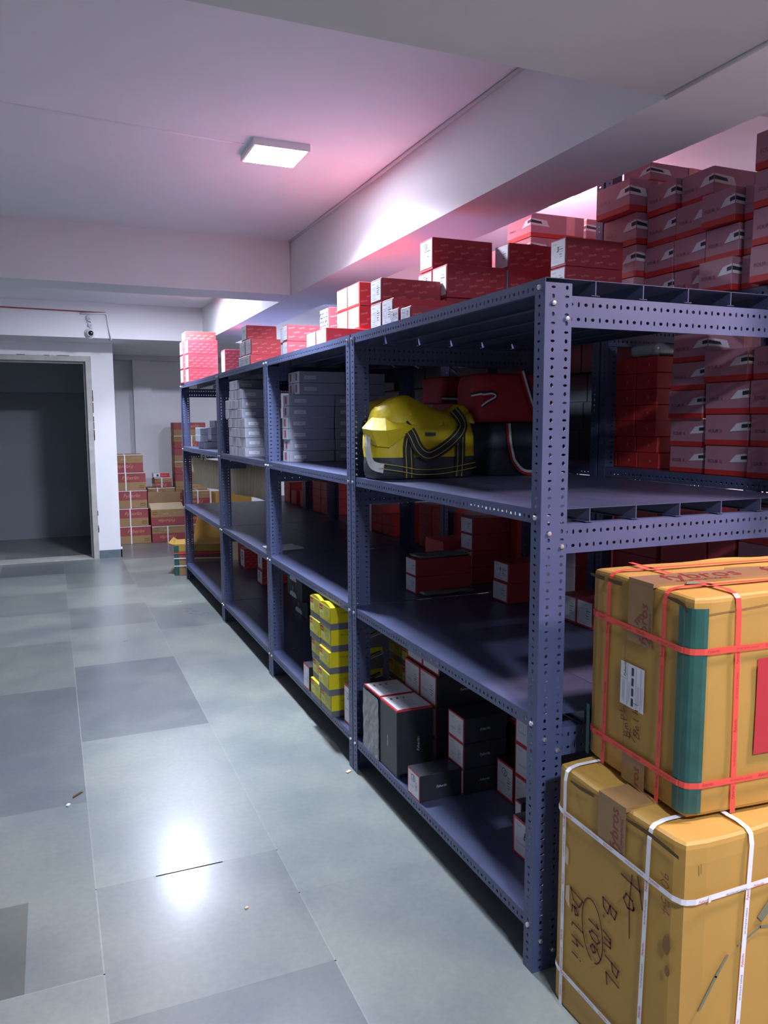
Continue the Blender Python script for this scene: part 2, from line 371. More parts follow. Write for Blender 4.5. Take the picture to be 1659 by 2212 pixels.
# ------------------------------------------------------------------ ceiling lamps
for i, (kind, x, y) in enumerate(LAMPS):
    mb = MB(); s = .125
    mb.box((-s,-s,-.012), (s,s,0), WHITEP)
    for a, b in (((-s,-s,-.03),(s,-s+.009,-.012)), ((-s,s-.009,-.03),(s,s,-.012)), ((-s,-s+.009,-.03),(-s+.009,s-.009,-.012)), ((s-.009,-s+.009,-.03),(s,s-.009,-.012))): mb.box(a, b, WHITEP)
    o = link('ceiling_lamp', mb.mesh('lamp_frame'), None, (x, y, ZC))
    where = ['above the front aisle beside the long beam', 'behind the far cross beam', 'above the stacked kraft cartons in front',
             'above the rear racks, past the long beam', 'above the rear racks in the far bay', 'above the near end of the rear racks'][i]
    tag(o, 'square white surface LED panel on the ceiling '+where, 'ceiling lamp')
    mb = MB(); mb.box((-s+.010,-s+.010,-.0295), (s-.010,s-.010,-.013), {'aisle': DIFF_A, 'near': DIFF_A, 'far': DIFF_F, 'back': DIFF_B}[kind])
    link('diffuser', mb.mesh('diffuser'), o)
    ld = bpy.data.lights.new('panel_light', 'AREA'); ld.shape = 'SQUARE'; ld.size = .225; ld.energy = {'aisle': LAMP_AISLE, 'near': LAMP_NEAR, 'far': LAMP_FAR, 'back': LAMP_BACK}[kind]
    ld.color = BACK_COLOR if kind == 'back' else LAMP_COLOR; ld.spread = math.radians(LAMP_SPREAD[kind])
    lo_ = bpy.data.objects.new('panel_light', ld); col.objects.link(lo_); lo_.parent = o; lo_.location = (0, 0, -.0325)

# ------------------------------------------------------------------ CCTV camera and conduit on the far beam
YB = 6.9
mb = MB(); mb.loops([[(r*math.cos(2*math.pi*k/20), -yy, r*math.sin(2*math.pi*k/20)) for k in range(20)] for yy, r in ((0,.052),(.018,.052),(.026,.046))], [WHITEP])
o = link('security_camera', mb.mesh('camera_base', True), None, (-.716,YB,2.372)); tag(o, 'round white turret security camera on the far beam above the pillar', 'security camera')
mb = MB(); mb.loops([[(r*math.cos(2*math.pi*k/20), -.020-yy, r*math.sin(2*math.pi*k/20)) for k in range(20)] for yy, r in ((0,.040),(.02,.040),(.042,.034),(.052,.026))], [WHITEP]); link('housing', mb.mesh('camera_ball', True), o)
mb = MB(); mb.loops([[(r*math.cos(2*math.pi*k/20)+.002, -.069-yy, r*math.sin(2*math.pi*k/20)-.002) for k in range(20)] for yy, r in ((0,.026),(.006,.024),(.011,.012))], [BLACKP]); link('lens', mb.mesh('camera_lens', True), o)
pts = [(-.745,YB-.012,2.545)]
for k in range(40): pts.append((-.735+.02*math.sin(k*1.3)+k*.0006, YB-.012-.006*math.sin(k*.7), 2.535-k*.0028+.018*math.sin(k*1.05)))
pts.append((-.72,YB-.02,2.42))
tag(link('coiled_cable', strip('coil', pts, .0045, WHITEP, 5)), 'coiled white cable hanging on the far beam above the security camera', 'cable')
tag(link('cable_conduit', strip('conduit', [(-.80,YB-.012,2.566),(-.56,YB-.012,2.574),(-.548,YB-.012,2.566),(-.535,YB-.012,2.44),(-.522,YB-.012,2.32),(-.53,YB+.08,2.322)], .011, WHITEP, 8)), 'white conduit pipe running along and down the far beam right of the camera', 'conduit')
tag(link('wire', strip('wire', [(-1.9,YB-.008,2.60),(-1.5,YB-.008,2.593),(-1.1,YB-.008,2.588),(-.80,YB-.008,2.585),(-.56,YB-.008,2.583)], .006, BANDR, 5)), 'thin dark red wire along the top of the far beam', 'wire')

# ------------------------------------------------------------------ slotted angle racks
PITCH = .0216
def holed(mb, o, u, v, L, W, rows, m, pitch=PITCH):
    """Sheet of length L along u, width W along v, with rows of slots at the heights in rows."""
    o = Vector(o); u = Vector(u); v = Vector(v)
    n = max(1, int(L/pitch)); p = L/n
    ed = [0.0]
    for a, b in zip(rows, rows[1:]): ed.append((a+b)/2)
    ed.append(W)
    for ri, rc in enumerate(rows):
        b0, b1 = ed[ri], ed[ri+1]
        for k in range(n):
            ca = (k+.5)*p; ha, hb = ((.0030, .0062) if (k+ri) % 2 else (.0052, .0040))
            P = [(k*p,b0),((k+1)*p,b0),((k+1)*p,b1),(k*p,b1)]
            O = [(ca+ha*1.0*math.cos(math.radians(22.5+45*i))/.924, rc+hb*math.sin(math.radians(22.5+45*i))/.924) for i in range(8)]
            mb.add([o+u*a+v*b for a, b in P+O], [(1,2,4,11),(2,3,6,5),(3,0,8,7),(0,1,10,9),(2,5,4),(3,7,6),(0,9,8),(1,11,10)], m)
W1, W2, PW, LIP, BO, BH = .0423, .079, .1507, .036, .0402, .0757
def post_mesh(sx, sy, H):
    key = ('post', sx, sy, H)
    if key not in CACHE:
        mb = MB()
        holed(mb, (0,0,0), (0,0,1), (0,sy,0), H, W1, [W1*.55], STEEL)
        holed(mb, (0,0,0), (0,0,1), (sx,0,0), H, W2, [.024,.064], STEEL)
        CACHE[key] = mb.mesh('post')
    return CACHE[key]
def bolt_mesh(ax):
    key = ('bolt', ax)
    if key not in CACHE:
        mb = MB(); L = []
        for h, r in ((0,.0068),(.004,.0066),(.0055,.0052),(.006,.003)):
            lp = []
            for k in range(6):
                c, s = r*math.cos(math.pi/3*k), r*math.sin(math.pi/3*k)
                lp.append((-h, c, s) if ax == 'x' else (c, -h, s))
            L.append(lp if ax == 'y' else lp[::-1])
        mb.loops(L, [ZINC]); CACHE[key] = mb.mesh('bolt')
    return CACHE[key]
def panel_mesh(L, front):
    key = ('panel', round(L,3), front)
    if key not in CACHE:
        mb = MB(); g = .0008
        mb.face([(g,0,0),(PW-g,0,0),(PW-g,L,0),(g,L,0)], PANEL)
        if front: holed(mb, (g,0,0), (0,1,0), (0,0,-1), L, LIP, [.021], STEEL)
        else: mb.face([(g,0,0),(g,L,0),(g,L,-LIP),(g,0,-LIP)], PANEL)
        mb.face([(g,0,-LIP),(g,L,-LIP),(g+.012,L,-LIP),(g+.012,0,-LIP)], PANEL)
        mb.face([(PW-g,L,0),(PW-g,0,0),(PW-g,0,-LIP),(PW-g,L,-LIP)], PANEL)
        mb.face([(PW-g,L,-LIP),(PW-g,0,-LIP),(PW-g-.012,0,-LIP),(PW-g-.012,L,-LIP)], PANEL)
        CACHE[key] = mb.mesh('panel')
    return CACHE[key]
def beam_mesh(D, s):
    key = ('beam', round(D,3), s)
    if key not in CACHE:
        mb = MB(); holed(mb, (0,0,0), (1,0,0), (0,0,1), D, BH, [.020,.056], STEEL)
        mb.face([(0,0,BH),(D,0,BH),(D,s*.035,BH),(0,s*.035,BH)], STEEL)
        CACHE[key] = mb.mesh('beam')
    return CACHE[key]
def solid(o, t=.0018):
    md = o.modifiers.new('thickness', 'SOLIDIFY'); md.thickness = t; md.offset = 0; return o
def rack(x0, y0, y1, nP, H, zs, label, bolts=True):
    D = nP*PW; L = y1-y0
    r = bpy.data.objects.new('slotted_angle_rack', None); col.objects.link(r); r.location = (x0, y0, 0); r.empty_display_size = .1
    tag(r, label, 'storage rack')
    for (px, py, sx, sy) in ((-.0015,-.0015,1,1), (-.0015,L+.0015,1,-1), (D+.0015,-.0015,-1,1), (D+.0015,L+.0015,-1,-1)):
        p = solid(link('post', post_mesh(sx, sy, H-.011), r, (px,py,0)))
        if sx > 0 and bolts:
            for z in zs:
                link('bolt', bolt_mesh('x'), p, (-.001, sy*W1*.5, z-.021))
                if sy > 0:
                    link('bolt', bolt_mesh('y'), p, (.024, -.001, z-BO-.020)); link('bolt', bolt_mesh('y'), p, (.064, -.001, z-BO-.056))
    for z in zs:
        for k in range(nP):
            solid(link('shelf_panel', panel_mesh(L, k == 0), r, (k*PW, 0, z)), .0014)
        for yy, s in ((.003,1), (L-.003,-1)): solid(link('shelf_beam', beam_mesh(D-.006, s), r, (.003, yy, z-BO-BH)))
    return r
Z1, Z2, Z3, Z4 = 1.83, 1.2579, .7146, .1494
RY = [(0,1.3539), (1.3666,2.7179), (2.7306,4.1042), (4.1169,5.8561)]
RN = ['first slate blue slotted steel rack in the front row, nearest the big kraft cartons', 'second slate blue slotted steel rack from the near end, holding the yellow boxes',
      'third slate blue slotted steel rack from the near end, holding stacks of lilac grey boxes', 'last slate blue slotted steel rack of the front row, by the alcove']
for (a, b), n in zip(RY, RN): rack(0, a, b, 6, Z1, [Z1,Z2,Z3,Z4], n)
X2 = .95
SY = [(-.375,.985), (1.0,2.36), (2.375,3.735), (3.75,5.11), (5.125,6.485)]
SN = ['tall slate blue rack of mauve boxes right behind the first front rack', 'tall slate blue rack behind the front row, its post rising under the long beam',
      'tall slate blue rear rack behind the second and third front racks', 'tall slate blue rear rack behind the third and last front racks', 'far tall slate blue rear rack behind the last front rack']
for (a, b), n in zip(SY, SN): rack(X2, a, b, 6, 2.52 if a < 1.2 else 2.30, [1.90,1.293,.70,.15], n, bolts=False)

ORD = ['bottom','second','third','fourth','fifth','sixth','seventh','eighth','ninth']
def tier(i, n): return 'top' if i == n-1 else ('bottom' if i == 0 else ORD[i]+' up')

# ------------------------------------------------------------------ red printed boxes on the front row tops
def paper_label(fr, mb, wd, h, style, seed=0):
    """Printed sheet on a box end: heading, outlined drawing, rows of small print."""
    rr = random.Random(seed); a0, a1, b0, b1 = wd*.05, wd*.95, h*.09, h*.95
    fr.rect(mb, a0, b0, a1, b1, PAPER, .0004)
    W, H = a1-a0, b1-b0
    s = min(.012, W*.12)
    if W > .06: fr.text(mb, 'Fyberlin', a0+W*.08, b1-H*.16, s*.8, GINK, shear=.25, c=.0007)
    fr.outline(mb, a0+W*.10, b0+H*.28, a0+W*.48, b0+H*.70, W*.012+.0006, LAV, .0007)
    if style: fr.outline(mb, a0+W*.20, b0+H*.36, a0+W*.38, b0+H*.62, W*.012+.0005, LAV, .0007)
    for k in range(5):
        b = b0+H*(.70-.10*k); fr.rect(mb, a0+W*.60, b, a0+W*(.75+.15*rr.random()), b+H*.028, INK if k in (1,3) else GINK, .0007)
    fr.rect(mb, a0+W*.10, b0+H*.10, a0+W*.55, b0+H*.13, LAV, .0007); fr.rect(mb, a0+W*.10, b0+H*.19, a0+W*.42, b0+H*.21, LAV, .0007)
def marks(fr, mb, wd, h, txt):
    if not txt: return
    s = min(wd, h)
    if txt[0] == '(':
        hand(fr, mb, txt[1:], wd*.42, h*.66, s*.16, s*.02, INK); ring(fr, mb, wd*.48, h*.73, s*.15, s*.13, s*.02, INK)
    else: hand(fr, mb, txt, wd*.40, h*.55, s*.18, s*.035, INK)
def label_mesh(l, wd, h, style=0, note='', seed=0):
    key = ('lab', round(l,3), round(wd,3), round(h,3), style, note, seed % 3)
    if key not in CACHE:
        f1, _, _ = frames(l, wd, h); mb = MB(); paper_label(f1, mb, wd, h, style, seed % 3); marks(f1, mb, wd, h, note); CACHE[key] = mb.mesh('label')
    return CACHE[key]
def print_mesh(l, wd, h, seed=0):
    key = ('pr', round(l,3), round(wd,3), round(h,3), seed % 3)
    if key not in CACHE:
        _, f2, _ = frames(l, wd, h); mb = MB(); dy = .024; r = 0; b = .008+.004*(seed % 3)
        while b < h-.008:
            a = .006+(.030 if r % 2 else 0); k = r
            while a < l-.040:
                t, sz = (('Fyberlin', .0112) if k % 2 == 0 else ('TATTO', .0105))
                if b+.022 < h: f2.text(mb, t, a, b, sz, PINKP, rot=11, shear=.3 if k % 2 == 0 else 0, c=.0005)
                a += .060; k += 1
            b += dy; r += 1
        if not mb.f: f2.text(mb, 'Fyberlin', .02, .006, .010, PINKP, shear=.3, c=.0005)
        CACHE[key] = mb.mesh('print')
    return CACHE[key]
def red_box(x0, y0, z0, l, wd, h, label, group=None, style=1, note='', rz=0.0, m=RED, pr=True, lab=True):
    sd = R.randrange(12)
    o = thing_box('product_box', body(l, wd, h, [(h, m)], seed=sd), x0, y0, z0, l, wd, label, 'box', group, rz)
    if lab: link('label', label_mesh(l, wd, h, style, note, sd), o)
    if pr: link('print', print_mesh(l, wd, h, sd), o)
    return o
G = 'red printed boxes on top of the front racks'
T = Z1+.0015
# near pile
red_box(.30,1.10,T,.262,.245,.124,'wide red printed box at the bottom of the near three-high pile on the rack top',G,note='8')
red_box(.30,1.097,T+.126,.262,.126,.125,'red printed box with clean white end, middle right of the near rack-top pile',G)
red_box(.30,1.226,T+.126,.262,.126,.122,'red printed box with circled number, middle left of the near rack-top pile',G,note='(10')
red_box(.30,1.222,T+.252,.273,.115,.124,'red printed box with scribbled end and torn top crowning the near rack-top pile',G,note='(8')
for k in range(2): red_box(.570,1.085,T+.126*k,.262,.120,.125,'red printed box in the right row of the near pile, '+['bottom one','middle one'][k],G)
red_box(.575,1.10,T+.252,.215,.106,.100,'red printed box with half-shaded white end between two piles on the rack top',G,note='')
for k in range(3): red_box(.585,.735,T+.100*k,.252,.092,.099,'red printed box nearest the rack end, '+['bottom','middle','top'][k]+' of its three-high pile',G,note='' if k < 2 else '3')
red_box(.045,1.031,T,.243,.104,.100,'single red box with shaded end leaning beside the two-high pair on the rack top',G)
red_box(.045,1.140,T,.25,.108,.100,'lower red box of the two-high pair left of the near pile',G); red_box(.045,1.140,T+.101,.25,.108,.088,'upper red box of the two-high pair left of the near pile',G)
red_box(.03,.945,T,.235,.080,.052,'low torn red box lying at the rack edge before the near pile',G,note='8'); red_box(.03,.845,T,.235,.085,.046,'lowest torn red box at the rack edge below the near pile label',G)
# middle piles
red_box(.05,1.80,T,.25,.15,.078,'flat red box at the rack edge under the block of four, right one',G,m=REDB); red_box(.05,1.955,T,.25,.15,.078,'flat red box at the rack edge under the block of four, left one',G,m=REDB)
red_box(.315,1.805,T,.17,.30,.076,'flat red box hidden behind the edge boxes under the block of four',G)
for i, (yy, s1) in enumerate(((1.812,'right'),(1.968,'left'))):
    for k in range(2): red_box(.215,yy,T+.0795+.108*k,.26,.150,.106,'bright red box in the block of four by the rack joint, '+['lower','upper'][k]+' '+s1,G,m=REDB)
o = red_box(.20,2.20,T,.26,.13,.115,'red box under the bubble-wrapped box left of the block of four',G)
o = red_box(.20,2.20,T+.117,.26,.13,.112,'red box with shiny bubble wrap on its end, left of the block of four',G)
mb = MB(); f1, _, _ = frames(.26,.13,.112)
for i in range(5):
    for j in range(5): f1.poly(mb, [(.005+.024*i,.004+.021*j),(.027+.024*i,.006+.021*j),(.026+.024*i,.023+.021*j),(.006+.024*i,.024+.021*j)], FOIL, .004+.004*R.random())
link('bubble_wrap', mb.mesh('bubble'), o)
def soft_slab(l, wd, h, m, seed, n=10, amp=.006):
    mb = MB(); L = []
    for z, ins in ((0,.012),(.25,.002),(.75,.002),(1,.014)):
        lp = []
        for k in range(n*4):
            t = k/(n*4)*4; s = int(t); q = t-s
            x, y = [(-.5+q,-.5),(.5,-.5+q),(.5-q,.5),(-.5,.5-q)][s]
            x *= l-2*ins; y *= wd-2*ins
            nz = noise.noise(Vector((x*22+seed, y*22, z*3)))
            lp.append((x+amp*.5*nz, y+amp*.5*nz, z*h+(amp*nz if z > 0 else 0)))
        L.append(lp)
    mb.loops(L, [m]); return mb.mesh('slab', True)
for k in range(4):
    tag(link('foil_packet', soft_slab(.22,.17,.034,FOIL,k*3), None, (.30+.01*k,2.47+.008*((k*7) % 3),T+.036*k), .08*(k-1.5)),
        'silver film packet left of the bubble-wrapped box, '+tier(k,4)+' of four', 'packet', 'silver packets on the rack top')
red_box(.10,2.615,T,.26,.095,.095,'red box midway along the rack tops, near pair, lower right',G); red_box(.10,2.615,T+.096,.26,.095,.088,'red box midway along the rack tops, near pair, upper right',G)
red_box(.12,2.73,T,.26,.095,.095,'red box in the middle of the rack top, lower one with grey end',G); red_box(.12,2.73,T+.096,.26,.10,.086,'red box in the middle of the rack top, upper one with grey end',G)
red_box(.395,2.62,T,.25,.2,.19,'red box standing behind the middle pairs on the rack top',G)
red_box(.03,3.20,T,.24,.335,.066,'wide flat red box with a broad grey label under the third rack pile',G); 
red_box(.04,3.215,T+.067,.23,.16,.098,'red box in the middle tier of the third rack pile, right',G); red_box(.04,3.38,T+.067,.23,.16,.098,'red box in the middle tier of the third rack pile, left',G)
red_box(.045,3.35,T+.166,.195,.145,.095,'red box with dark marks on its end crowning the third rack pile',G,note='8')
# far end piles
for k in range(3): red_box(.015,5.46,T+.125*k,.258,.165,.124,'red printed box at the far end of the rack tops, front column, '+tier(k,3),G,style=0)
for k in range(3): red_box(-.004,5.632,T+.125*k,.26,.17,.124,'red printed box at the far end of the rack tops, back column, '+tier(k,3),G,style=0,note='8' if k < 2 else '')
red_box(.02,5.60,T+.376,.268,.22,.082,'bright red box lying on top of the far end piles',G,style=0,m=REDB)
red_box(.31,5.33,T,.26,.17,.285,'tall red printed box beside the far end piles',G,style=0)

# ------------------------------------------------------------------ mauve FOUR X boxes and red boxes on the rear racks
def mauve_box(x0, y0, z0, l, wd, h, label, group, rz=0.0, tape=False):
    o = thing_box('lamp_box', body(l, wd, h, [(h*.19, REDB), (h, MAUVE)], seed=R.randrange(8)), x0, y0, z0, l, wd, label, 'box', group, rz)
    key = ('mp', round(l,3), round(wd,3), round(h,3))
    if key not in CACHE:
        f1, f2, _ = frames(l, wd, h); mb = MB()
        q = min(wd*.42, .075); b0, b1 = h*.46, h*.72
        f1.poly(mb, [(wd-q,b0),(wd,b0+.004),(wd,b1+.006),(wd-q*.62,b1)], WINDOWP); f1.poly(mb, [(wd-q*.34,b0+h*.11),(wd,b0+h*.13),(wd,b1-h*.01),(wd-q*.34,b1-h*.03)], INK, .0009)
        e = min(l*.42, .10)
        f2.poly(mb, [(0,b0+.004),(e,b0),(e*.86,b1),(0,b1+.006)], WINDOWP); f2.poly(mb, [(0,b0+h*.13),(e*.62,b0+h*.10),(e*.55,b1-h*.06),(0,b1-h*.01)], INK, .0009)
        f1.text(mb, 'FOUR', wd*.10, h*.42, min(.017, wd*.12), DIMINK); f1.text(mb, 'X', wd*.10+min(.017, wd*.12)*2.95, h*.42, min(.017, wd*.12), REDP)
        f2.rect(mb, l*.66, h*.2, l*.82, h*.995, PINKP, .0003); f2.text(mb, '3', l*.70, h*.45, h*.3, WINDOWP)
        CACHE[key] = mb.mesh('print')
    link('print', CACHE[key], o)
    return o
GM = 'mauve lamp boxes on the top shelf of the rear rack'
ZT = 1.9015
cols = [('leftmost column', .905,.748,.195,.19,[ZT,2.018,2.135,2.252],.116), ('second column', .95,.598,.28,.146,[ZT,2.010,2.119,2.228],.108),
        ('third column', .95,.447,.28,.147,[ZT,2.010,2.119,2.228],.108), ('fourth column', .915,.302,.27,.141,[ZT,2.010,2.119],.108),
        ('fifth column', .955,.225,.25,.072,[ZT,2.010,2.119],.108), ('rightmost column', .905,.030,.25,.188,[ZT+.004,2.018,2.13,2.243],.111)]
for nm, x0, y0, l, wd, zs, h in cols:
    for k, z in enumerate(zs):
        dx = (-.035 if nm == 'leftmost column' and k == 3 else (.02 if nm == 'third column' and k == 3 else (.03 if nm == 'fourth column' and k == 1 else 0)))+R.uniform(-.004,.004)
        mauve_box(x0+dx, y0, z, l, wd, h-.0015, 'mauve lamp box with red base on the rear top shelf, '+nm+', '+tier(k, len(zs)), GM)
mauve_box(.99,.78,2.3705,.28,.15,.075,'low mauve lamp box lying behind the top of the leftmost rear column',GM)
for k in range(4): mauve_box(1.14,.755,ZT+.117*k,.20,.18,.1155,'mauve lamp box behind the leftmost column on the rear top shelf, '+tier(k,4),GM)
GN = 'mauve lamp boxes on the rear rack beyond the tall post'
for k in range(5):
    mauve_box(.985,1.572,ZT+.110*k,.30,.205,.1085,'mauve lamp box under the rear ceiling panel, left column, '+tier(k,5),GN)
    mauve_box(1.30,1.572,ZT+.110*k,.30,.205,.1085,'mauve lamp box under the rear ceiling panel, right column, '+tier(k,5),GN)
for k in range(4): mauve_box(.985,1.79,ZT+.110*k,.30,.20,.1085,'mauve lamp box under the rear ceiling panel, back left column, '+tier(k,4),GN)
for k in range(3): red_box(1.0,2.45,ZT+.11*k,.28,.2,.108,'red box on the rear top shelf behind the bubble-wrapped box, '+tier(k,3),'red boxes on the rear top shelf',pr=False)
for k in range(4): red_box(1.0,2.75,ZT+.11*k,.28,.2,.108,'red box on the rear top shelf behind the silver packets, '+tier(k,4),'red boxes on the rear top shelf',pr=False)

def plain_print(l, wd, h):
    key = ('pp', round(l,3), round(wd,3), round(h,3))
    if key not in CACHE:
        f1, _, _ = frames(l, wd, h); mb = MB(); f1.text(mb, 'FOUR', wd*.2, h*.40, min(.015, wd*.14), BANDR); f1.text(mb, 'X', wd*.2+min(.015, wd*.14)*2.95, h*.40, min(.015, wd*.14), PINKP); CACHE[key] = mb.mesh('print')
    return CACHE[key]
GP = 'plain red boxes on the middle shelf of the rear rack'
def plain_red(x0, y0, z0, l, wd, h, label, group, m=REDB, pr=True):
    o = thing_box('product_box', body(l, wd, h, [(h, m)], seed=R.randrange(8)), x0, y0, z0, l, wd, label, 'box', group)
    if pr: link('print', plain_print(l, wd, h), o)
    return o
ZM = 1.2945
for nm, y0, wd, n, h in (('left column', 1.010,.095,7,.060), ('middle column', .885,.118,7,.0625), ('right column', .762,.118,7,.0625)):
    for k in range(n):
        d = .0 if k > 2 else -.012*(2-k)
        plain_red(1.04, y0+d, ZM+k*h, .24, wd, h-.0012, 'plain red box on the rear middle shelf, '+nm+' of three, '+tier(k,n), GP)
GQ = 'mauve lamp boxes on the middle shelf of the rear rack'
for k, z in enumerate((ZM,1.389,1.489,1.590,1.690)):
    mauve_box(.985+R.uniform(-.01,.01), .462, z, .25, .165, (.0935,.0985,.0995,.0985,.10)[k], 'mauve lamp box on the rear middle shelf, column beside the red boxes, '+tier(k,5), GQ)
for k, z in enumerate((ZM,1.397,1.503,1.612)):
    mauve_box(.972+R.uniform(-.01,.01), .262, z, .25, .185, (.101,.1045,.1075,.105)[k], 'mauve lamp box on the rear middle shelf, middle of three columns, '+tier(k,4), GQ)
    mauve_box(.975+R.uniform(-.01,.01), .066, z, .25, .185, (.101,.1045,.1075,.105)[k], 'mauve lamp box on the rear middle shelf, rightmost column, '+tier(k,4), GQ)
GRR = 'dark red boxes on the lower shelf of the rear rack'
ZL = .7015
for nm, x0, y0, wd, n, h in (('beside the dark post', 1.05,1.13,.13,4,.125), ('wide left column above the kraft carton', 1.0,.69,.25,4,.125), ('wide column above the kraft carton', 1.0,.44,.225,4,.125), ('narrow column above the kraft carton', 1.0,.315,.115,4,.125)):
    for k in range(n): plain_red(x0, y0, ZL+k*h, .28, wd, h-.001, 'dark red box, rear lower shelf, '+nm+', '+tier(k,n), GRR, RED, False)
for k in range(4): mauve_box(1.0,.06,ZL+.125*k,.28,.24,.124,'mauve lamp box, rear lower shelf, behind the kraft carton, '+tier(k,4),GRR)
for nm, y0, wd, n, h in (('left of two stacks behind the first rack', 3.40,.20,3,.062), ('right of two stacks behind the first rack', 3.205,.185,2,.07)):
    for k in range(n): plain_red(.99, y0, ZL+k*h, .26, wd, h-.001, 'red box, rear lower shelf, '+nm+', '+tier(k,n), GRR)
for nm, y0, wd, n, h in (('narrow pile seen behind the first rack', 2.90,.09,3,.085), ('left of the block behind the labelled boxes', 2.62,.17,4,.068), ('middle of the block behind the labelled boxes', 2.44,.17,4,.066)):
    for k in range(n): plain_red(.99, y0, ZL+k*h, .26, wd, h-.001, 'red box, rear lower shelf, '+nm+', '+tier(k,n), GRR)
for k in range(4): plain_red(.99, 2.13, ZL+.066*k, .26, .20, .065, 'red box, rear lower shelf, right of the block behind the labelled boxes, '+tier(k,4), GRR)
for nm, y0, wd, n, h in (('far left pair seen through the third rack', 5.72,.20,3,.066), ('second pair seen through the third rack', 5.50,.17,2,.066), ('lone pair in the third rack gap', 5.27,.11,2,.072), ('film-wrapped block seen through the third rack', 4.55,.21,4,.068), ('left half of the film-wrapped block', 4.77,.21,4,.068)):
    for k in range(n): plain_red(.99, y0, ZL+k*h, .26, wd, h-.001, 'red box, rear lower shelf, '+nm+', '+tier(k,n), GRR)
GD = 'shade-dark filler cartons on the middle shelf of the rear racks'  # added to block the bright wall behind; charcoal stands for stock in shade
for ri, (y0, wd, n) in enumerate(((1.135,.40,4),(1.537,.38,4),(1.92,.40,4),(2.42,.42,4),(2.845,.42,4),(3.27,.42,4),(3.80,.42,4),(4.225,.42,4),(4.65,.42,4))):
    for k in range(n):
        thing_box('filler_carton', body(.30, wd-.004, .1385, [(.1385, BLACKC)], seed=k), 1.26+.02*((ri*3+k) % 3), y0, ZM+.140*k, .30, wd-.004, 'shade-dark filler carton on the rear middle shelf, %s column from the near end, %s' % (['first','second','third','fourth','fifth','sixth','seventh','eighth','ninth'][ri], tier(k,n)), 'box', GD)
# cream cable ends and a grey film bag on the rear middle shelf
tag(link('film_bag', soft_slab(.22,.16,.05,FILM,5), None, (1.16,.86,ZM+.439)), 'crumpled grey film bag lying on the plain red boxes of the rear middle shelf', 'film bag')

# ------------------------------------------------------------------ lilac grey boxes on the second shelf
def grey_box(x0, y0, z0, l, wd, h, label, group, redmark=False, rz=0.0):
    o = thing_box('slim_box', body(l, wd, h, [(h, GREYC)], seed=R.randrange(8)), x0, y0, z0, l, wd, label, 'box', group, rz)
    key = ('gl', round(l,3), round(wd,3), round(h,3), redmark)
    if key not in CACHE:
        f1, f2, _ = frames(l, wd, h); mb = MB()
        f1.rect(mb, wd*.02, h*.02, wd*.98, h*.98, PAPER, .0004)
        for k in range(5): f1.rect(mb, wd*(.12+.12*k), h*.12, wd*(.15+.12*k+.02*(k % 2)), h*.86, GINK if k % 2 else LAV, .0008)
        if redmark: f1.rect(mb, wd*.35, h*.2, wd*.55, h*.85, REDP, .001)
        m2 = MB()
        f2.rect(m2, l*.10, h*.30, l*.36, h*.62, WINDOWP, .0005); f2.text(m2, 'TATTO', l*.12, h*.37, h*.22, GINK, c=.0009); f2.text(m2, 'TATTO', l*.23, h*.37, h*.22, GINK, c=.0009)
        CACHE[key] = (mb.mesh('label'), m2.mesh('print'))
    link('label', CACHE[key][0], o); link('print', CACHE[key][1], o)
GG = 'lilac grey slim boxes on the third rack'
zz = Z2+.0015
for k in range(8):
    n0 = 0 if k < 4 else (1 if k < 7 else 2)
    yb = 3.322 if k < 4 else (3.40 if k < 7 else 3.50)
    for j in range(4 if k < 6 else 3 if k < 7 else 2):
        grey_box(.008+R.uniform(0,.006), yb+.122*j, zz+.0622*k, .262, .1205, .0608, 'lilac grey slim box, tall stack on third rack, %s, %s' % (tier(k,8), ['nearest row','second row back','third row back','fourth row back'][j]), GG)
GH = 'lilac grey slim boxes on the second rack'
for k in range(8):
    if k < 6:
        grey_box(.085+R.uniform(0,.008), 2.565, zz+.0622*k, .262, .13, .0608, 'shaded grey slim box in the post-side stack on the second rack, '+tier(k,8), GH, True)
        grey_box(.36, 2.565, zz+.0622*k, .262, .13, .0608, 'shaded grey slim box in the inner stack on the second rack, '+tier(k,8), GH)
    else:
        for j in range(2): grey_box(.125, 2.480+.108*j, zz+.0622*k, .262, .106, .0608, 'shaded grey slim box with red-marked end, second rack, %s, %s one' % (tier(k,8), ['near','far'][j]), GH, True)
        grey_box(.40, 2.565, zz+.0622*k, .262, .13, .0608, 'shaded grey slim box in the inner stack on the second rack, '+tier(k,8), GH)
def small_grey(x0, y0, z0, label):
    key = 'sg'; l, wd, h = .064, .24, .058
    if key not in CACHE:
        _, f2, _ = frames(l, wd, h); mb = MB(); f2.rect(mb, l*.04, h*.04, l*.96, h*.96, PAPER, .0004)
        for k in range(5): f2.rect(mb, l*(.15+.13*k), h*.15, l*(.19+.13*k), h*.85, GINK if k % 2 else LAV, .0008)
        CACHE[key] = mb.mesh('label')
    o = thing_box('small_box', body(l, wd, h, [(h, GREYC)], seed=R.randrange(4)), x0, y0, z0, l, wd, label, 'box', 'small grey boxes on the last rack')
    link('label', CACHE[key], o)
for k, xs in enumerate(([.095,.155,.245,.311,.377],[.068,.16,.226,.292,.358],[.068,.158,.224,.290,.356],[.19,.28,.35])):
    for j, x in enumerate(xs): small_grey(x-.05+.0015*k, 5.0, zz+.0595*k, 'small striped-end grey box on the last rack, %s, %s from left' % (tier(k,4), ['first','second','third','fourth','fifth'][j]))

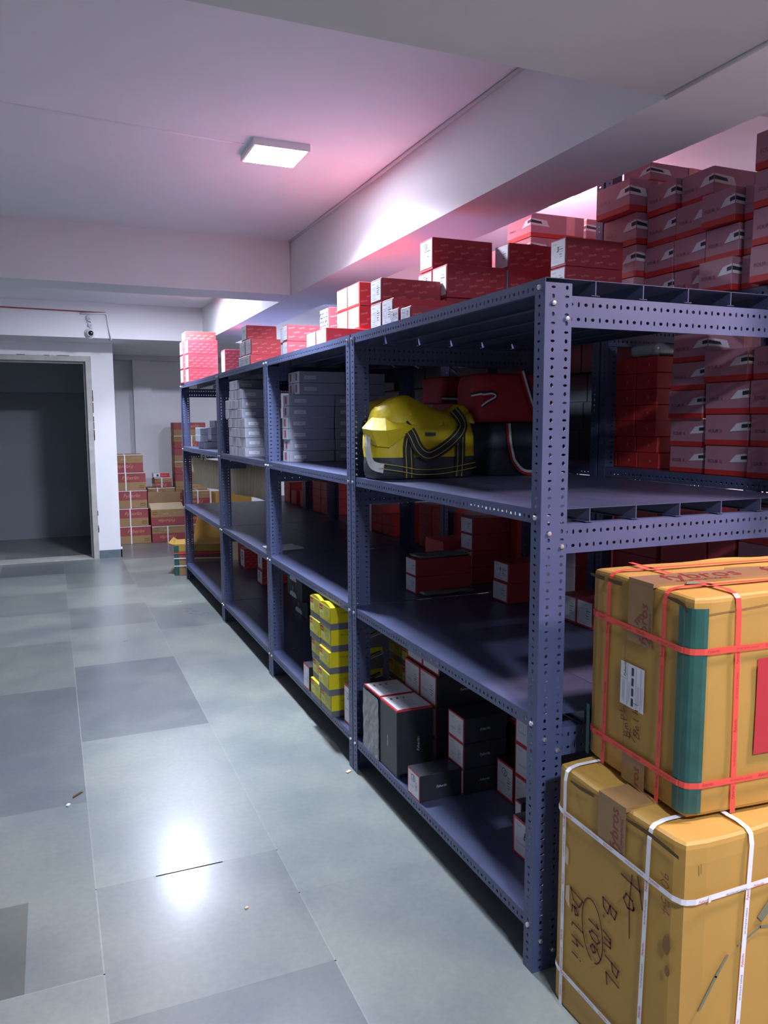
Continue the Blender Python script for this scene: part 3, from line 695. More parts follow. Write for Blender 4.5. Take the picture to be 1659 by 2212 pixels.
# ------------------------------------------------------------------ fabric bags
def ribbon(mb, pts, side, wd, strips):
    """A woven strap along pts (3-D), strips = [(from, to, material)] across its width."""
    pts = [Vector(p) for p in pts]; n = len(pts)
    sm = []
    for i in range(n-1):
        for q in range(4):
            t = q/4; p0, p1, p2, p3 = pts[max(i-1,0)], pts[i], pts[i+1], pts[min(i+2,n-1)]
            sm.append(.5*((2*p1)+(p2-p0)*t+(2*p0-5*p1+4*p2-p3)*t*t+(3*p1-p0-3*p2+p3)*t**3))
    sm.append(pts[-1]); N = Vector(side)
    for i in range(len(sm)-1):
        def cross(k):
            d = (sm[min(k+1,len(sm)-1)]-sm[max(k-1,0)]).normalized(); return d.cross(N).normalized()
        a, b = cross(i)*wd, cross(i+1)*wd
        for f, t, m in strips:
            c = N*(0.0006 if m is not WEB else 0)
            mb.face([sm[i]+a*(f-.5)+c, sm[i+1]+b*(f-.5)+c, sm[i+1]+b*(t-.5)+c, sm[i]+a*(t-.5)+c], m)
WEBST = [(0,1,WEB),(.22,.28,STITCH),(.72,.78,STITCH)]
TRI = [(0,.34,WEB),(.34,.67,WHITEP),(.67,1,BRED)]
def soft_body(levels, mats, n=64, ex=4.0, amp=.006, seed=0, top=None):
    """Loft of rounded rectangles: levels = [(t, z, half length, half width)]."""
    mb = MB(); L = []; ms = []
    for t, z, a, b in levels:
        lp = []
        for k in range(n):
            th = 2*math.pi*k/n; c, s = math.cos(th), math.sin(th)
            x = a*math.copysign(abs(c)**(2/ex), c); y = b*math.copysign(abs(s)**(2/ex), s)
            q = noise.noise(Vector((x*9+seed, y*9, z*11)))+.5*noise.noise(Vector((x*24, y*24+seed, z*26)))
            zz = z+(top(x/a)*t if top else 0)
            lp.append((x*(1+.03*q)+amp*q*c, y+amp*1.6*q*s, zz+amp*.6*q*t))
        L.append(lp)
    mb.loops(L, mats); return mb.mesh('soft', True)
def yellow_bag(loc, rz, label):
    hump = lambda s: .058*math.exp(-((s+.42)/.55)**2)-.006*math.exp(-((s-.5)/.30)**2)+.026*math.exp(-((s-.95)/.18)**2)
    if 'ybag' not in CACHE:
        lv = [(0,.0,.205,.082),(0,.004,.222,.093),(0,.03,.230,.099),(0,.060,.230,.099),(0,.085,.228,.098),(.05,.12,.224,.098),(.15,.16,.220,.097),(.35,.195,.214,.092),(.6,.222,.210,.078),(.85,.246,.205,.056),(1,.262,.196,.028),(1,.266,.17,.006)]
        CACHE['ybag'] = soft_body(lv, [BGREY]*4+[BYEL]*8, amp=.007, seed=6.0, top=hump)
        fl = MB()   # folded collar that sticks out at the left end, with a crease down the front
        E = [(-.06,-.102,.205),(-.12,-.110,.198),(-.19,-.108,.188),(-.236,-.075,.190),(-.252,-.025,.196),(-.235,.03,.198),(-.205,.09,.200)]
        U = [(-.06,-.078,.236),(-.12,-.074,.240),(-.175,-.062,.236),(-.200,-.040,.236),(-.205,-.01,.238),(-.195,.03,.240),(-.17,.07,.242)]
        D = [(-.08,-.101,.185),(-.125,-.101,.158),(-.175,-.101,.125),(-.216,-.080,.130),(-.224,-.03,.140),(-.222,.03,.150),(-.205,.085,.160)]
        for k in range(6): fl.face((E[k], E[k+1], U[k+1], U[k]), BYEL); fl.face((D[k], D[k+1], E[k+1], E[k]), BYEL)
        top = MB(); prev = None
        for k in range(15):   # rolled zip edge along the front
            s = -.55+1.55*k/14; p = Vector((.20*s, -.052-.010*math.sin(k), .238+hump(s)*.72)); q = p+Vector((0,-.030,-.036+.006*math.sin(k*1.7)))
            if prev: top.face((prev[1], q, p, prev[0]), BYEL)
            prev = (p, q)
        hd = MB(); y = -.106
        path = [(-.113,y+.012,.212),(-.086,y,.178),(-.062,y-.012,.122),(-.028,y-.016,.094),(.014,y-.016,.102),(.086,y-.012,.146),(.132,y-.004,.192),(.136,y+.010,.228),(.112,y+.030,.268)]
        ribbon(hd, path, (0,-1,0), .044, WEBST)
        w1 = MB(); ribbon(w1, [(-.092,y+.006,.006),(-.094,y+.002,.06),(-.096,y+.004,.12),(-.088,y+.004,.165)], (0,-1,0), .044, WEBST)
        w2 = MB(); ribbon(w2, [(.126,y+.006,.006),(.128,y+.002,.06),(.130,y+.004,.12),(.134,y+.010,.185)], (0,-1,0), .044, WEBST)
        bk = MB()
        ribbon(bk, [(-.236,-.035,.175),(-.240,-.04,.13),(-.236,-.05,.08),(-.228,-.072,.055),(-.20,-.1045,.045)], (-1,-.25,0), .036, [(0,1,WHITEP),(.2,.26,WEB),(.46,.54,STITCH),(.74,.80,WEB)])
        bs = MB(); ribbon(bs, [(-.215,-.102,.056),(-.12,-.108,.040),(-.05,-.108,.028),(.06,-.108,.030),(.20,-.102,.050)], (0,-1,0), .022, [(.0,.12,STITCH),(.88,1,STITCH)])
        pa = MB(); pa.box((-.022,-.1075,.168),(.018,-.098,.180), BGREY)
        CACHE['yparts'] = [('gusset', fl.mesh('g')), ('zip_edge', top.mesh('z', True)), ('handle', hd.mesh('h')), ('webbing', w1.mesh('w')), ('webbing', w2.mesh('w')), ('buckle_strap', bk.mesh('b')), ('piping', bs.mesh('p')), ('patch', pa.mesh('p'))]
    o = link('tool_bag', CACHE['ybag'], None, loc, rz); tag(o, label, 'bag')
    for nm, me in CACHE['yparts']: solid(link(nm, me, o), .0015)
yellow_bag((.232,1.198,zz), 0, 'yellow duffel bag with dark grey base and webbing handles on the first rack')
yellow_bag((.335,1.640,zz), .06, 'yellow bag mostly hidden behind the double post, end strap and pointed flap showing')
def soft_box(a, b, h, m, seed):
    lv = [(0,0,a*.93,b*.9),(0,.005,a*.98,b*.97),(0,h*.15,a*1.01,b*1.02),(0,h*.45,a,b),(0,h*.75,a*.99,b),(0,h*.92,a*.97,b*.97),(0,h*.985,a*.93,b*.92),(0,h,a*.8,b*.78)]
    return soft_body(lv, [m], ex=7, amp=.005, seed=seed)
o = link('soft_bag', soft_box(.155,.108,.218,BNAVY,4.0), None, (.675,1.235,zz)); tag(o, 'navy fabric bag with striped strap under the red bag on the first rack', 'bag')
mb = MB(); y = -.117
ribbon(mb, [(-.075,y,.214),(-.070,y-.004,.14),(-.058,y-.004,.09),(-.048,y-.006,.06),(-.010,y-.012,.022),(.05,y-.012,.018),(.10,y-.008,.04),(.13,y,.10),(.14,y,.2)], (0,-1,0), .032, TRI); solid(link('strap', mb.mesh('strap'), o))
o = link('soft_bag', soft_box(.182,.108,.195,BRED,9.0), None, (.638,1.230,zz+.221)); tag(o, 'red fabric bag with navy white and red strap lying on the navy bag', 'bag')
mb = MB(); y = -.119
ribbon(mb, [(.018,y,.205),(.035,y-.004,.15),(.055,y-.008,.09),(.075,y-.012,.045),(.098,y-.014,.030),(.125,y-.012,.05),(.15,y-.006,.10),(.17,y,.18)], (0,-1,0), .030, TRI); solid(link('strap', mb.mesh('strap'), o))
mb = MB(); ribbon(mb, [(-.187,-.06,.105),(-.175,-.118,.110),(-.165,y,.108),(-.125,y-.002,.112),(-.112,y-.006,.100),(-.150,y-.006,.080),(-.175,-.122,.062)], (0,-1,0), .020, TRI); solid(link('strap', mb.mesh('strap'), o))
o = link('soft_bag', soft_box(.13,.115,.125,BRED,14.0), None, (.665,1.715,zz+.305)); tag(o, 'smaller red bag with striped trim behind the yellow bag, left of the red bag', 'bag')
mb = MB(); ribbon(mb, [(-.13,-.118,.022),(-.05,-.126,.020),(.05,-.126,.018),(.12,-.118,.012)], (0,-1,0), .024, [(0,.3,BNAVY),(.3,.7,WHITEP),(.7,1,BNAVY)]); solid(link('strap', mb.mesh('strap'), o))
for k in range(4): plain_red(.60,1.60,zz+.0765*k,.26,.22,.0755,'shaded red box under the smaller red bag on the second rack, '+tier(k,4),'red boxes under the smaller red bag',RED,False)

# ------------------------------------------------------------------ third shelf: red boxes with white ends
ZS = Z3+.0015
GT = 'red boxes on the third shelf of the first rack'
def plain_end(x0, y0, z0, l, wd, h, label, note='', rz=0.0, lab=True): return red_box(x0,y0,z0,l,wd,h,label,GT,0,note,rz,REDB if not lab else RED,False,lab)
plain_red(.60,1.70,ZS,.17,.20,.185,'unlabelled red box on the third shelf left of the labelled boxes',GT)
for k in range(2): plain_end(.337,1.45,ZS+.0785*k,.28,.110,.0775,'red box with white end in the two-high pile with grey film on top, '+['lower','upper'][k])
tag(link('film_sleeve', soft_slab(.27,.10,.014,FILM,2), None, (.485,1.505,ZS+.158), .02), 'flat grey film sleeve lying on the two-high red pile of the third shelf', 'film sleeve')
tag(link('film_sleeve', soft_slab(.26,.05,.016,FILM,8), None, (.475,1.420,ZS), .04), 'flat grey film sleeve on the shelf in front of the two-high red pile', 'film sleeve')
for k in range(4): plain_end(.675,1.545,ZS+.0785*k,.20,.115,.0775,'red box with white end in the four-high third-shelf pile, '+tier(k,4))
for k in range(4): plain_end(.885,1.49,ZS+.0785*k,.045,.17,.0775,'narrow red box behind the tall four-high pile, '+tier(k,4),lab=False)
for k in range(2): plain_end(.609+.004*k,1.125,ZS+.086*k,.19,.122,.085,'red box with white end in the two-high pile near the end post, '+['lower','upper with scribble'][k],note='' if k == 0 else '4')
for j in range(2): plain_end(.672,.640+.100*j,ZS,.19,.097,.104,'red box with white end behind the corner post and the kraft carton, '+['right one','left one'][j])
plain_end(.80,.36,ZS,.10,.10,.07,'low red box with white end half hidden behind the kraft carton on the third shelf')
tag(link('film_sleeve', soft_slab(.20,.20,.006,PAPER,3), None, (.15,2.96,ZS), .1), 'white paper sheet lying on the third shelf of the third rack', 'paper')

# ------------------------------------------------------------------ bottom shelf: charcoal boxes with white red-rimmed ends
ZF = Z4+.0015
GB = 'charcoal boxes on the bottom shelf of the first rack'
def dark_box(x0, y0, z0, l, wd, h, label, note='', top=False, group=GB, film=False):
    sd = R.randrange(8)
    if top: bands = [(h-.006, BLACKC), (h, REDP)]
    else: bands = [(h, BLACKC)]
    o = thing_box('charcoal_box', body(l, wd, h, bands, seed=sd), x0, y0, z0, l, wd, label, 'box', group)
    key = ('db', round(l,3), round(wd,3), round(h,3), note, top)
    if key not in CACHE:
        f1, f2, f3 = frames(l, wd, h); mb = MB(); m2 = MB()
        if top:
            f3.rect(mb, 0, 0, l, wd, REDP, .0002); f3.rect(mb, .006, .006, l-.006, wd-.006, PAPER, .0006)
            for k in range(4): f3.rect(mb, l*.25, wd*(.22+.10*k), l*.7, wd*(.235+.10*k), GINK, .0009)
            hand(f3, mb, '8 8 2', l*.15, wd*.72, min(l, wd)*.10, .003, INK)
            f1.text(m2, 'Fyberlin', wd*.5, h*.36, .014, PAPER, rot=90, shear=.3, c=.0006); f2.text(m2, 'Fyberlin', l*.62, h*.36, .017, PAPER, rot=90, shear=.3, c=.0006)
        else:
            f1.rect(mb, 0, 0, wd, h, REDP, .0002)
            f1.rect(mb, wd*.05, h*.06, wd*.95, h*.94, PAPER, .0006); W = wd
            f1.text(mb, 'Fyberlin', W*.12, h*.80, min(.009, W*.1), GINK, shear=.3, c=.001)
            f1.outline(mb, W*.15, h*.38, W*.48, h*.62, .0011, LAV, .001); f1.rect(mb, W*.13, h*.36, W*.5, h*.375, GINK, .001)
            for k in range(5): f1.rect(mb, W*.64, h*(.32+.075*k), W*(.80+.05*(k % 2)), h*(.345+.075*k), INK if k == 2 else GINK, .001)
            marks(f1, mb, wd, h, note)
            f2.text(m2, 'Fyberlin', l*.36, h*.46, .013, PAPER, shear=.3, c=.0006)
        CACHE[key] = (mb.mesh('label'), m2.mesh('print'))
    link('label', CACHE[key][0], o); link('print', CACHE[key][1], o)
    return o
dark_box(.006,.916,ZF,.15,.160,.262,'charcoal box standing on end with white red-rimmed top at the shelf edge',top=True)
o = dark_box(.006,1.085,ZF,.15,.165,.262,'film-wrapped charcoal box standing on end, left of its twin at the shelf edge',top=True)
mb = MB()
for i in range(9):
    for j in range(12):
        def P(a, b):
            q = noise.noise(Vector((a*30, b*22, 3.1))); return (-.0772-.006*abs(q)-.001, .0825-a, b)
        a0, b0, a1, b1 = .165*i/9, .25*j/12, .165*(i+1)/9, .25*(j+1)/12
        mb.face([P(a0,b0), P(a1,b0), P(a1,b1), P(a0,b1)], FILM)
link('film_wrap', mb.mesh('film'), o)
for j in range(2):
    for k in range(4):
        dark_box(.175+(.012 if k == 3 else 0), .925+.145*j, ZF+.1225*k, .28, .142, .1215, 'charcoal box with white red-rimmed end behind the standing pair, %s column, %s' % (['right','left'][j], tier(k,4)))
dark_box(.004,.712,ZF,.175,.098,.096,'lone charcoal box with a circled 3 on its white end at the shelf edge',note='(3')
for k in range(3): dark_box(.172,.700,ZF+.0945*k,.175,.118,.0935,'charcoal box with white end in the three-high pile behind the lone box, '+tier(k,3))
dark_box(.385,.760,ZF,.19,.115,.26,'tall charcoal box with white red-rimmed top behind the three-high pile, left',top=True); dark_box(.385,.688,ZF,.19,.068,.235,'tall charcoal box with white red-rimmed top behind the three-high pile, right',top=True)
dark_box(.30,.575,ZF,.20,.108,.128,'charcoal box with a circled 2 left of the column by the corner post',note='(2')
for k in range(4): dark_box(.303,.440,ZF+.116*k,.20,.130,.115,'charcoal box in the four-high column half hidden by the corner post, '+tier(k,4))
dark_box(.22,.40,ZF,.10,.035,.10,'thin charcoal box against the column by the corner post',group=GB)
dark_box(.140,.175,ZF,.20,.145,.120,'charcoal box with handwriting on its end nearest the corner post',note='BPC')

# ------------------------------------------------------------------ yellow boxes and neighbours on the second rack
GY = 'yellow boxes on the bottom shelf of the second rack'
def yellow_box(x0, y0, z0, l, wd, h, label, group=GY, bulge=False):
    o = thing_box('yellow_box', body(l, wd, h, [(h*.30, GRBAND), (h, YEL)], seed=R.randrange(8)), x0, y0, z0, l, wd, label, 'box', group, R.uniform(-.02,.02))
    if 'yb' not in CACHE:
        f1, f2, _ = frames(l, wd, h); mb = MB()
        f1.rect(mb, wd*.02, h*.33, wd*.98, h*.97, YELG, .0004); f1.rect(mb, wd*.02, h*.74, wd*.30, h*.94, REDP, .0007); f1.rect(mb, wd*.06, h*.80, wd*.26, h*.84, YELL, .001)
        f1.rect(mb, wd*.06, h*.36, wd*.40, h*.68, YELL, .0007); f1.rect(mb, wd*.13, h*.42, wd*.33, h*.58, YELG, .001); f1.rect(mb, wd*.62, h*.40, wd*.92, h*.52, INK, .0007); f1.rect(mb, wd*.63, h*.405, wd*.91, h*.515, YELG, .001)
        for k in range(4): f1.rect(mb, wd*.50, h*(.60+.06*k), wd*.85, h*(.615+.06*k), GINK, .0007)
        f1.rect(mb, wd*.985, h*.3, wd, h, INK, .0007); f1.rect(mb, 0, h*.965, wd, h, YELL, .0007)
        m2 = MB(); f2.text(m2, 'MY STYLE', l*.18, h*.72, .009, BANDR)
        f2.poly(m2, [(l*.45,h*.30),(l*.95,h*.78),(l,h*.62),(l,h*.3)], GRBAND, .0005); f2.poly(m2, [(l*.45,h*.30),(l*.47,h*.30),(l,h*.66),(l,h*.72)], WINDOWP, .0008); f2.poly(m2, [(l*.52,h*.42),(l*.95,h*.80),(l*.95,h*.86),(l*.60,h*.60)], INK, .0009)
        CACHE['yb'] = (mb.mesh('label'), m2.mesh('print'))
    link('label', CACHE['yb'][0], o); link('print', CACHE['yb'][1], o)
    if bulge:   # sprung lid
        mb = MB(); n = 10; L = []
        for k in range(n+1):
            t = k/n; zt = h+.001+.014*math.sin(math.pi*t)
            L.append([(-l/2+.002, wd/2-wd*t, h*.99), (l/2-.02, wd/2-wd*t, h*.99), (l/2-.02, wd/2-wd*t, h+.001), (-l/2+.002, wd/2-wd*t, zt)])
        mb.loops(L, [YEL]); link('lid', mb.mesh('lid'), o)
for k in range(5):
    dxr = (.002,-.008,-.004,.004,.0)[k]
    yellow_box(-.022+dxr, 1.585, ZF+.1012*k, .26, .148, .1015, 'yellow box with grey base at the shelf edge, right column, '+tier(k,5), bulge=(k == 4))
    yellow_box(-.018-dxr, 1.740, ZF+.1012*k, .26, .148, .1015, 'yellow box with grey base at the shelf edge, left column, '+tier(k,5), bulge=(k == 4))
for k in range(4):
    for j in range(2): yellow_box(.33, 1.44+.15*j, ZF+.1012*k, .26, .148, .1015, 'shaded yellow box behind the edge columns, %s column, %s' % (['right','left'][j], tier(k,4)))
dark_box(-.004,1.965,ZF,.19,.095,.124,'white-ended charcoal box left of the yellow boxes at the shelf edge',group='white-ended boxes beside the yellow boxes'); dark_box(.022,1.425,ZF,.19,.105,.180,'tall white-ended box with a circled mark right of the yellow boxes',note='(2',group='white-ended boxes beside the yellow boxes')
# boxes printed with a portrait, behind the yellow ones
def portrait_box(x0, y0, z0, l, wd, h, label):
    o = thing_box('portrait_box', body(l, wd, h, [(h, GREENC)], seed=1), x0, y0, z0, l, wd, label, 'box', 'dark green boxes with a portrait')
    if 'po' not in CACHE:
        fr, _, _ = frames(l, wd, h); mb = MB(); c = wd*.42
        el = lambda cx, cy, rx, ry: [(cx+rx*math.cos(2*math.pi*k/16), cy+ry*math.sin(2*math.pi*k/16)) for k in range(16)]
        fr.poly(mb, el(c, h*.60, .040, .040), INK, .0005)
        fr.poly(mb, [(c-.085,.003),(c+.085,.003),(c+.072,h*.26),(c+.026,h*.36),(c-.026,h*.36),(c-.072,h*.26)], WINDOWP, .0008)
        fr.poly(mb, [(c-.014,h*.30),(c+.014,h*.30),(c+.014,h*.45),(c-.014,h*.45)], SKIN, .0011); fr.poly(mb, el(c, h*.62, .024, .022), SKIN, .0013); fr.poly(mb, [(c-.027,h*.72),(c+.027,h*.72),(c+.012,h*.86),(c-.016,h*.86)], INK, .0015)
        CACHE['po'] = mb.mesh('portrait')
    link('print', CACHE['po'], o)
for k in range(4): portrait_box(.385+.03*(k == 0), 3.36-.03*(k == 0), ZF+.112*k, .2, .36, .111, 'dark green box printed with a person in white, %s of its stack' % tier(k,4))
thing_box('brown_box', body(.2,.24,.125,[(.125,BROWNC)]), .43, 3.06, ZF, .2, .24, 'dull brown red box with small print between the portrait boxes and yellow boxes', 'box')

# ------------------------------------------------------------------ red boxes with a big 8 on the third and last racks
def eight_box(x0, y0, z0, l, wd, h, label, lab=True):
    o = thing_box('product_box', body(l, wd, h, [(h, REDB)], seed=2), x0, y0, z0, l, wd, label, 'box', 'red boxes with a big 8')
    if lab:
        f1, _, _ = frames(l, wd, h); mb = MB(); f1.rect(mb, wd*.08, h*.10, wd*.94, h*.92, PAPER, .0005); f1.text(mb, '8', wd*.32, h*.40, h*.62, INK, c=.001); f1.rect(mb, wd*.2, h*.16, wd*.8, h*.18, LAV, .001); link('label', mb.mesh('label'), o)
        link('print', print_mesh(l, wd, h, 1), o)
eight_box(.44,5.32,ZF,.26,.17,.185,'red box with a big 8 on its white end, alone on the far bottom shelf')
eight_box(.41,4.55,ZF,.26,.17,.12,'red box with a big 8 on its white end, lower of the far pair'); eight_box(.415,4.56,ZF+.121,.26,.16,.12,'red box with a big 8 on its white end, upper of the far pair')
eight_box(.47,5.55,ZF,.22,.18,.195,'plain red box standing left of the one with the big 8',lab=False)

# ------------------------------------------------------------------ hanging kraft sheet in the last rack
mb = MB(); n = 40; prev = None
for k in range(n+1):
    t = k/n; x = .02+.23*t+.022*math.sin(t*17)*(1-.3*t); y = 5.47-1.85*t
    c = (Vector((x,y,.935)), Vector((x+.012*math.sin(t*9),y,1.172)))
    if prev: mb.face((prev[0], c[0], c[1], prev[1]), KRAFTP)
    prev = c
o = solid(link('kraft_sheet', mb.mesh('sheet', True)), .004); tag(o, 'wavy brown kraft sheet hung under the second shelf of the last rack', 'kraft sheet')
for t in (.12,.24,.5,.8):
    mb = MB(); x, y = .02+.23*t+.022*math.sin(t*17)*(1-.3*t), 5.47-1.85*t
    mb.box((x-.004,y-.004,1.160),(x+.010,y+.004,1.224), WHITEP); link('tie', mb.mesh('tie'), o)

# ------------------------------------------------------------------ cartons in the alcove
GA = 'strapped maroon and kraft cartons in the alcove'
def alcove_carton(x0, y0, z0, l, wd, h, label, red_up, strap=None, group=GA, rz=0.0, up=False):
    bands = [(h*.46, KRAFTD), (h, BANDR)] if red_up else [(h*.54, BANDR), (h, KRAFTD)]
    o = thing_box('shipping_carton', body(l, wd, h, bands, bev=.004, seed=R.randrange(8)), x0, y0, z0, l, wd, label, 'carton', group, rz)
    _, f2, _ = frames(l, wd, h); mb = MB()
    if red_up:
        f2.text(mb, 'Fyberlin', l*.30, h*.62, .062, TANP, shear=.3); f2.rect(mb, l*.80, h*.12, l*.95, h*.30, STAIN, .0008); f2.rect(mb, l*.81, h*.20, l*.94, h*.22, TANP, .0011)
    else:
        f2.text(mb, 'Fyberlin', l*.72, h*.42, .062, TANP, rot=180, shear=.3); f2.rect(mb, l*.04, h*.68, l*.18, h*.88, STAIN, .0008); f2.rect(mb, l*.05, h*.77, l*.17, h*.79, TANP, .0011)
        for k in range(3): f2.rect(mb, l*(.36 if k < 2 else .66), h*(.70+.05*k), l*(.52 if k < 2 else .92), h*(.725+.05*k), TANP, .0008)
    link('print', mb.mesh('print'), o)
    if strap is not None:
        mb = MB(); a = -l/2+l*strap
        mb.box((a-.007,-wd/2-.0035,.001),(a+.007,wd/2+.0035,h+.0025), STRAPW); link('strap', mb.mesh('strap'), o)
        mb = MB(); mb.box((-l/2-.002,-wd/2-.003,h-.008),(l/2+.002,-wd/2-.0008,h-.001), STRAPW); link('strap', mb.mesh('strap'), o)
    return o
LX = -.46
for k, (xr, up_) in enumerate(((-.046,True),(-.070,True),(-.078,True),(-.086,True),(-.110,False))):
    alcove_carton(xr-.40, 8.32, .2195*k, .40, .28, .2185, 'strapped carton in the stack beside the doorway pillar, '+tier(k,5), up_, .42+.05*(k % 3))
alcove_carton(-.033,8.31,0,.41,.28,.205,'strapped carton on the floor under the open carton in the alcove',False,.46)
o = alcove_carton(-.040,8.30,.206,.405,.28,.205,'open carton with raised back flap in the alcove',False)
mb = MB()
mb.face([(-.20,-.14,.205),(.20,-.14,.205),(.205,-.135,.21),(-.20,-.135,.21)], KRAFTP)
mb.face([(-.20,-.135,.206),(.20,-.135,.206),(.19,.02,.272),(-.205,.02,.272)], KRAFTP); mb.face([(-.205,.13,.20),(.20,.13,.20),(.195,.15,.40),(-.20,.15,.40)], KRAFTD)
solid(link('flap', mb.mesh('flap'), o), .004)
for k in range(3): alcove_carton(-.03,8.62,.2195*k,.33,.26,.2185,'strapped carton in the second row behind the open carton, '+tier(k,3),False,.35)
o = alcove_carton(.055,8.63,.660,.21,.22,.125,'small strapped carton on the second row of the alcove stack',False,.42)
o = thing_box('product_box', body(.20,.12,.055,[(.055,PAPER)]), .045, 8.66, .7865, .20, .12, 'small white and red box lying on the small alcove carton', 'box')
mb = MB(); _, f2, _ = frames(.20,.12,.055); f2.rect(mb, .085, .002, .199, .053, REDB); f2.rect(mb, .04, .012, .065, .04, INK); f2.text(mb, 'Fyberlin', .095, .018, .022, PINKP, shear=.3); link('print', mb.mesh('print'), o)
for k in range(3): alcove_carton(.385,8.30,.2115*k,.30,.28,.2105,'strapped carton behind the last rack post in the alcove, '+tier(k,3),False,.5)
for k in range(9): alcove_carton(.312, 8.62, .1645*k, .40, .26, .1635, 'strapped carton in the tall right stack of the alcove, '+tier(k,9), k % 2 == 0, .30+.25*(k % 2) if k in (0,2,5,7) else None)
def plain_carton(x0, y0, z0, l, wd, h, label, m=KRAFT):
    return thing_box('plain_carton', body(l, wd, h, [(h, m)], bev=.004), x0, y0, z0, l, wd, label, 'carton')
plain_carton(.70,8.0,0,.45,.28,.62,'tall plain kraft carton seen through the last rack')
# open carton on the floor at the end of the racks
o = bpy.data.objects.new('open_carton', None); col.objects.link(o); o.location = (.20,6.13,0); o.rotation_euler = (0,0,math.radians(-16)); tag(o, 'open kraft carton with green corner tape beyond the last rack', 'carton')
l, wd, h = .50, .30, .305
link('carton_body', body(l, wd, h, [(h*.58, KRAFTD), (h*.78, BANDR), (h, KRAFT)], bev=.004), o)
mb = MB(); mb.face([(-l/2,-wd/2,h),(-l/2,wd/2,h),(-l/2-.05,wd/2+.02,h+.03),(-l/2-.06,-wd/2+.02,h+.012)], KRAFT); mb.face([(-l/2,-wd/2,h),(l/2,-wd/2,h),(l/2-.02,-wd/2+.19,h+.035),(-l/2,-wd/2+.17,h+.025)], KRAFT)
mb.face([(-.10,.13,h),(l/2+.12,.13,h),(l/2+.10,.16,h+.30),(-.06,.16,h+.24)], KRAFT); solid(link('flap', mb.mesh('flap'), o), .004)
mb = MB(); mb.box((-l/2-.002,-wd/2-.002,0),(-l/2+.045,-wd/2+.0,h-.01), TAPEG); mb.box((-l/2-.002,-wd/2-.002,0),(-l/2,-wd/2+.05,h-.01), TAPEG); link('corner_tape', mb.mesh('tape'), o)
for z, m in ((.09,STRAPW),(.165,STRAPW),(.215,STRAPR)):
    mb = MB(); mb.box((-l/2-.004,-wd/2-.004,z),(l/2+.004,wd/2+.004,z+.009), m); link('strap', mb.mesh('strap'), o)

# ------------------------------------------------------------------ big foreground cartons
def strap_run(fr, mb, pts, wd, m, text, ink, ink2, c=.0022, every=.17):
    for (a0, b0), (a1, b1) in zip(pts, pts[1:]):
        L = math.hypot(a1-a0, b1-b0); rot = math.degrees(math.atan2(b1-b0, a1-a0)); s = .03; k = 0
        while s < L-.075:
            t, sz, mm = (('Fyberlin', .0095, ink2) if k % 2 == 0 else (text, .0058, ink))
            x, y = a0+(a1-a0)*s/L, b0+(b1-b0)*s/L; dx, dy = math.sin(math.radians(rot))*.003, -math.cos(math.radians(rot))*.003
            fr.text(mb, t, x+dx, y+dy, sz, mm, rot=rot, shear=.3 if k % 2 == 0 else 0, c=c+.0004); s += .075; k += 1
def band(mb, pts, wv, m):
    wv = Vector(wv)/2
    for a, b in zip(pts, pts[1:]):
        a, b = Vector(a), Vector(b); mb.face((a-wv, b-wv, b+wv, a+wv), m)
def band_h(mb, l, wd, z0, z1, wdt, m, o):
    x, y = l/2, wd/2
    band(mb, [(-x+.03,y+.004,z0),(-x+.006,y-.001,z0),(-x-.003,y-.010,z0),(-x-o,y-.030,z0),(-x-o,-y+.022,z1),(-x-.0035,-y+.003,z1),(-x+.004,-y-.0035,z1),(-x+.024,-y-o,z1),(x,-y-o,z1)], (0,0,wdt), m)
def band_v(mb, l, wd, h, y0, y1, wdt, m, o):
    band(mb, [(-l/2-o,y0,.001),(-l/2-o,y1,h-.028),(-l/2-.004,y1,h-.006),(-l/2+.006,y1,h+.002),(-l/2+.03,y1,h+.0065),(l/2,y1,h+.0065)], (0,wdt,0), m)
def band_f(mb, l, wd, h, x0, x1, wdt, m, o):
    band(mb, [(x0,-wd/2-o,.001),(x1,-wd/2-o,h-.028),(x1,-wd/2-.004,h-.006),(x1,-wd/2+.006,h+.002),(x1,-wd/2+.03,h+.0065),(x1,wd/2,h+.0065)], (wdt,0,0), m)
def flap_gap(fr, mb, pts, c=.0008):
    up_ = [(a, b+.002+.004*abs(math.sin(i*2.3))) for i, (a, b) in enumerate(pts)]; lo = [(a, b-.003-.002*abs(math.sin(i*1.7))) for i, (a, b) in enumerate(pts)]
    for i in range(len(pts)-1): fr.poly(mb, [lo[i], lo[i+1], up_[i+1], up_[i]], KRAFTE, c)
def big_carton_mesh(l, wd, h, seed):
    """Well-worn carton: rounded edges, slightly bulged panels and a lifted lid line."""
    mb = MB(); n = 14; L = []
    lv = [(0,.006),(.006,.002),(.02,0),(.25,0),(.5,0),(.75,0),(.93,0),(.98,.0005),(.993,.002),(1,.008)]
    per = []
    for i in range(n): per.append((-.5+i/n, -.5))
    for i in range(n): per.append((.5, -.5+i/n))
    for i in range(n): per.append((.5-i/n, .5))
    for i in range(n): per.append((-.5, .5-i/n))
    for t, ins in lv:
        lp = []
        for px, py in per:
            ex = max(abs(px), abs(py)); cx = 1-(abs(px)*2)**6 if abs(py) >= .499 else 1-(abs(py)*2)**6
            b = .004*math.sin(math.pi*min(1, t))*max(0, cx)
            x = px*(l-2*ins); y = py*(wd-2*ins)
            if abs(py) >= .499: y += math.copysign(b, py)
            if abs(px) >= .499: x += math.copysign(b, px)
            q = noise.noise(Vector((x*6+seed, y*6, t*5)))
            # soften the vertical corners
            if abs(px) >= .499 and abs(py) >= .499: x *= .988; y *= .982
            z = t*h + (.006*q if t > .95 else 0)
            lp.append((x+.002*q, y+.002*q, z))
        L.append(lp)
    mb.loops(L, [KRAFT]); me = mb.mesh('carton'); return me
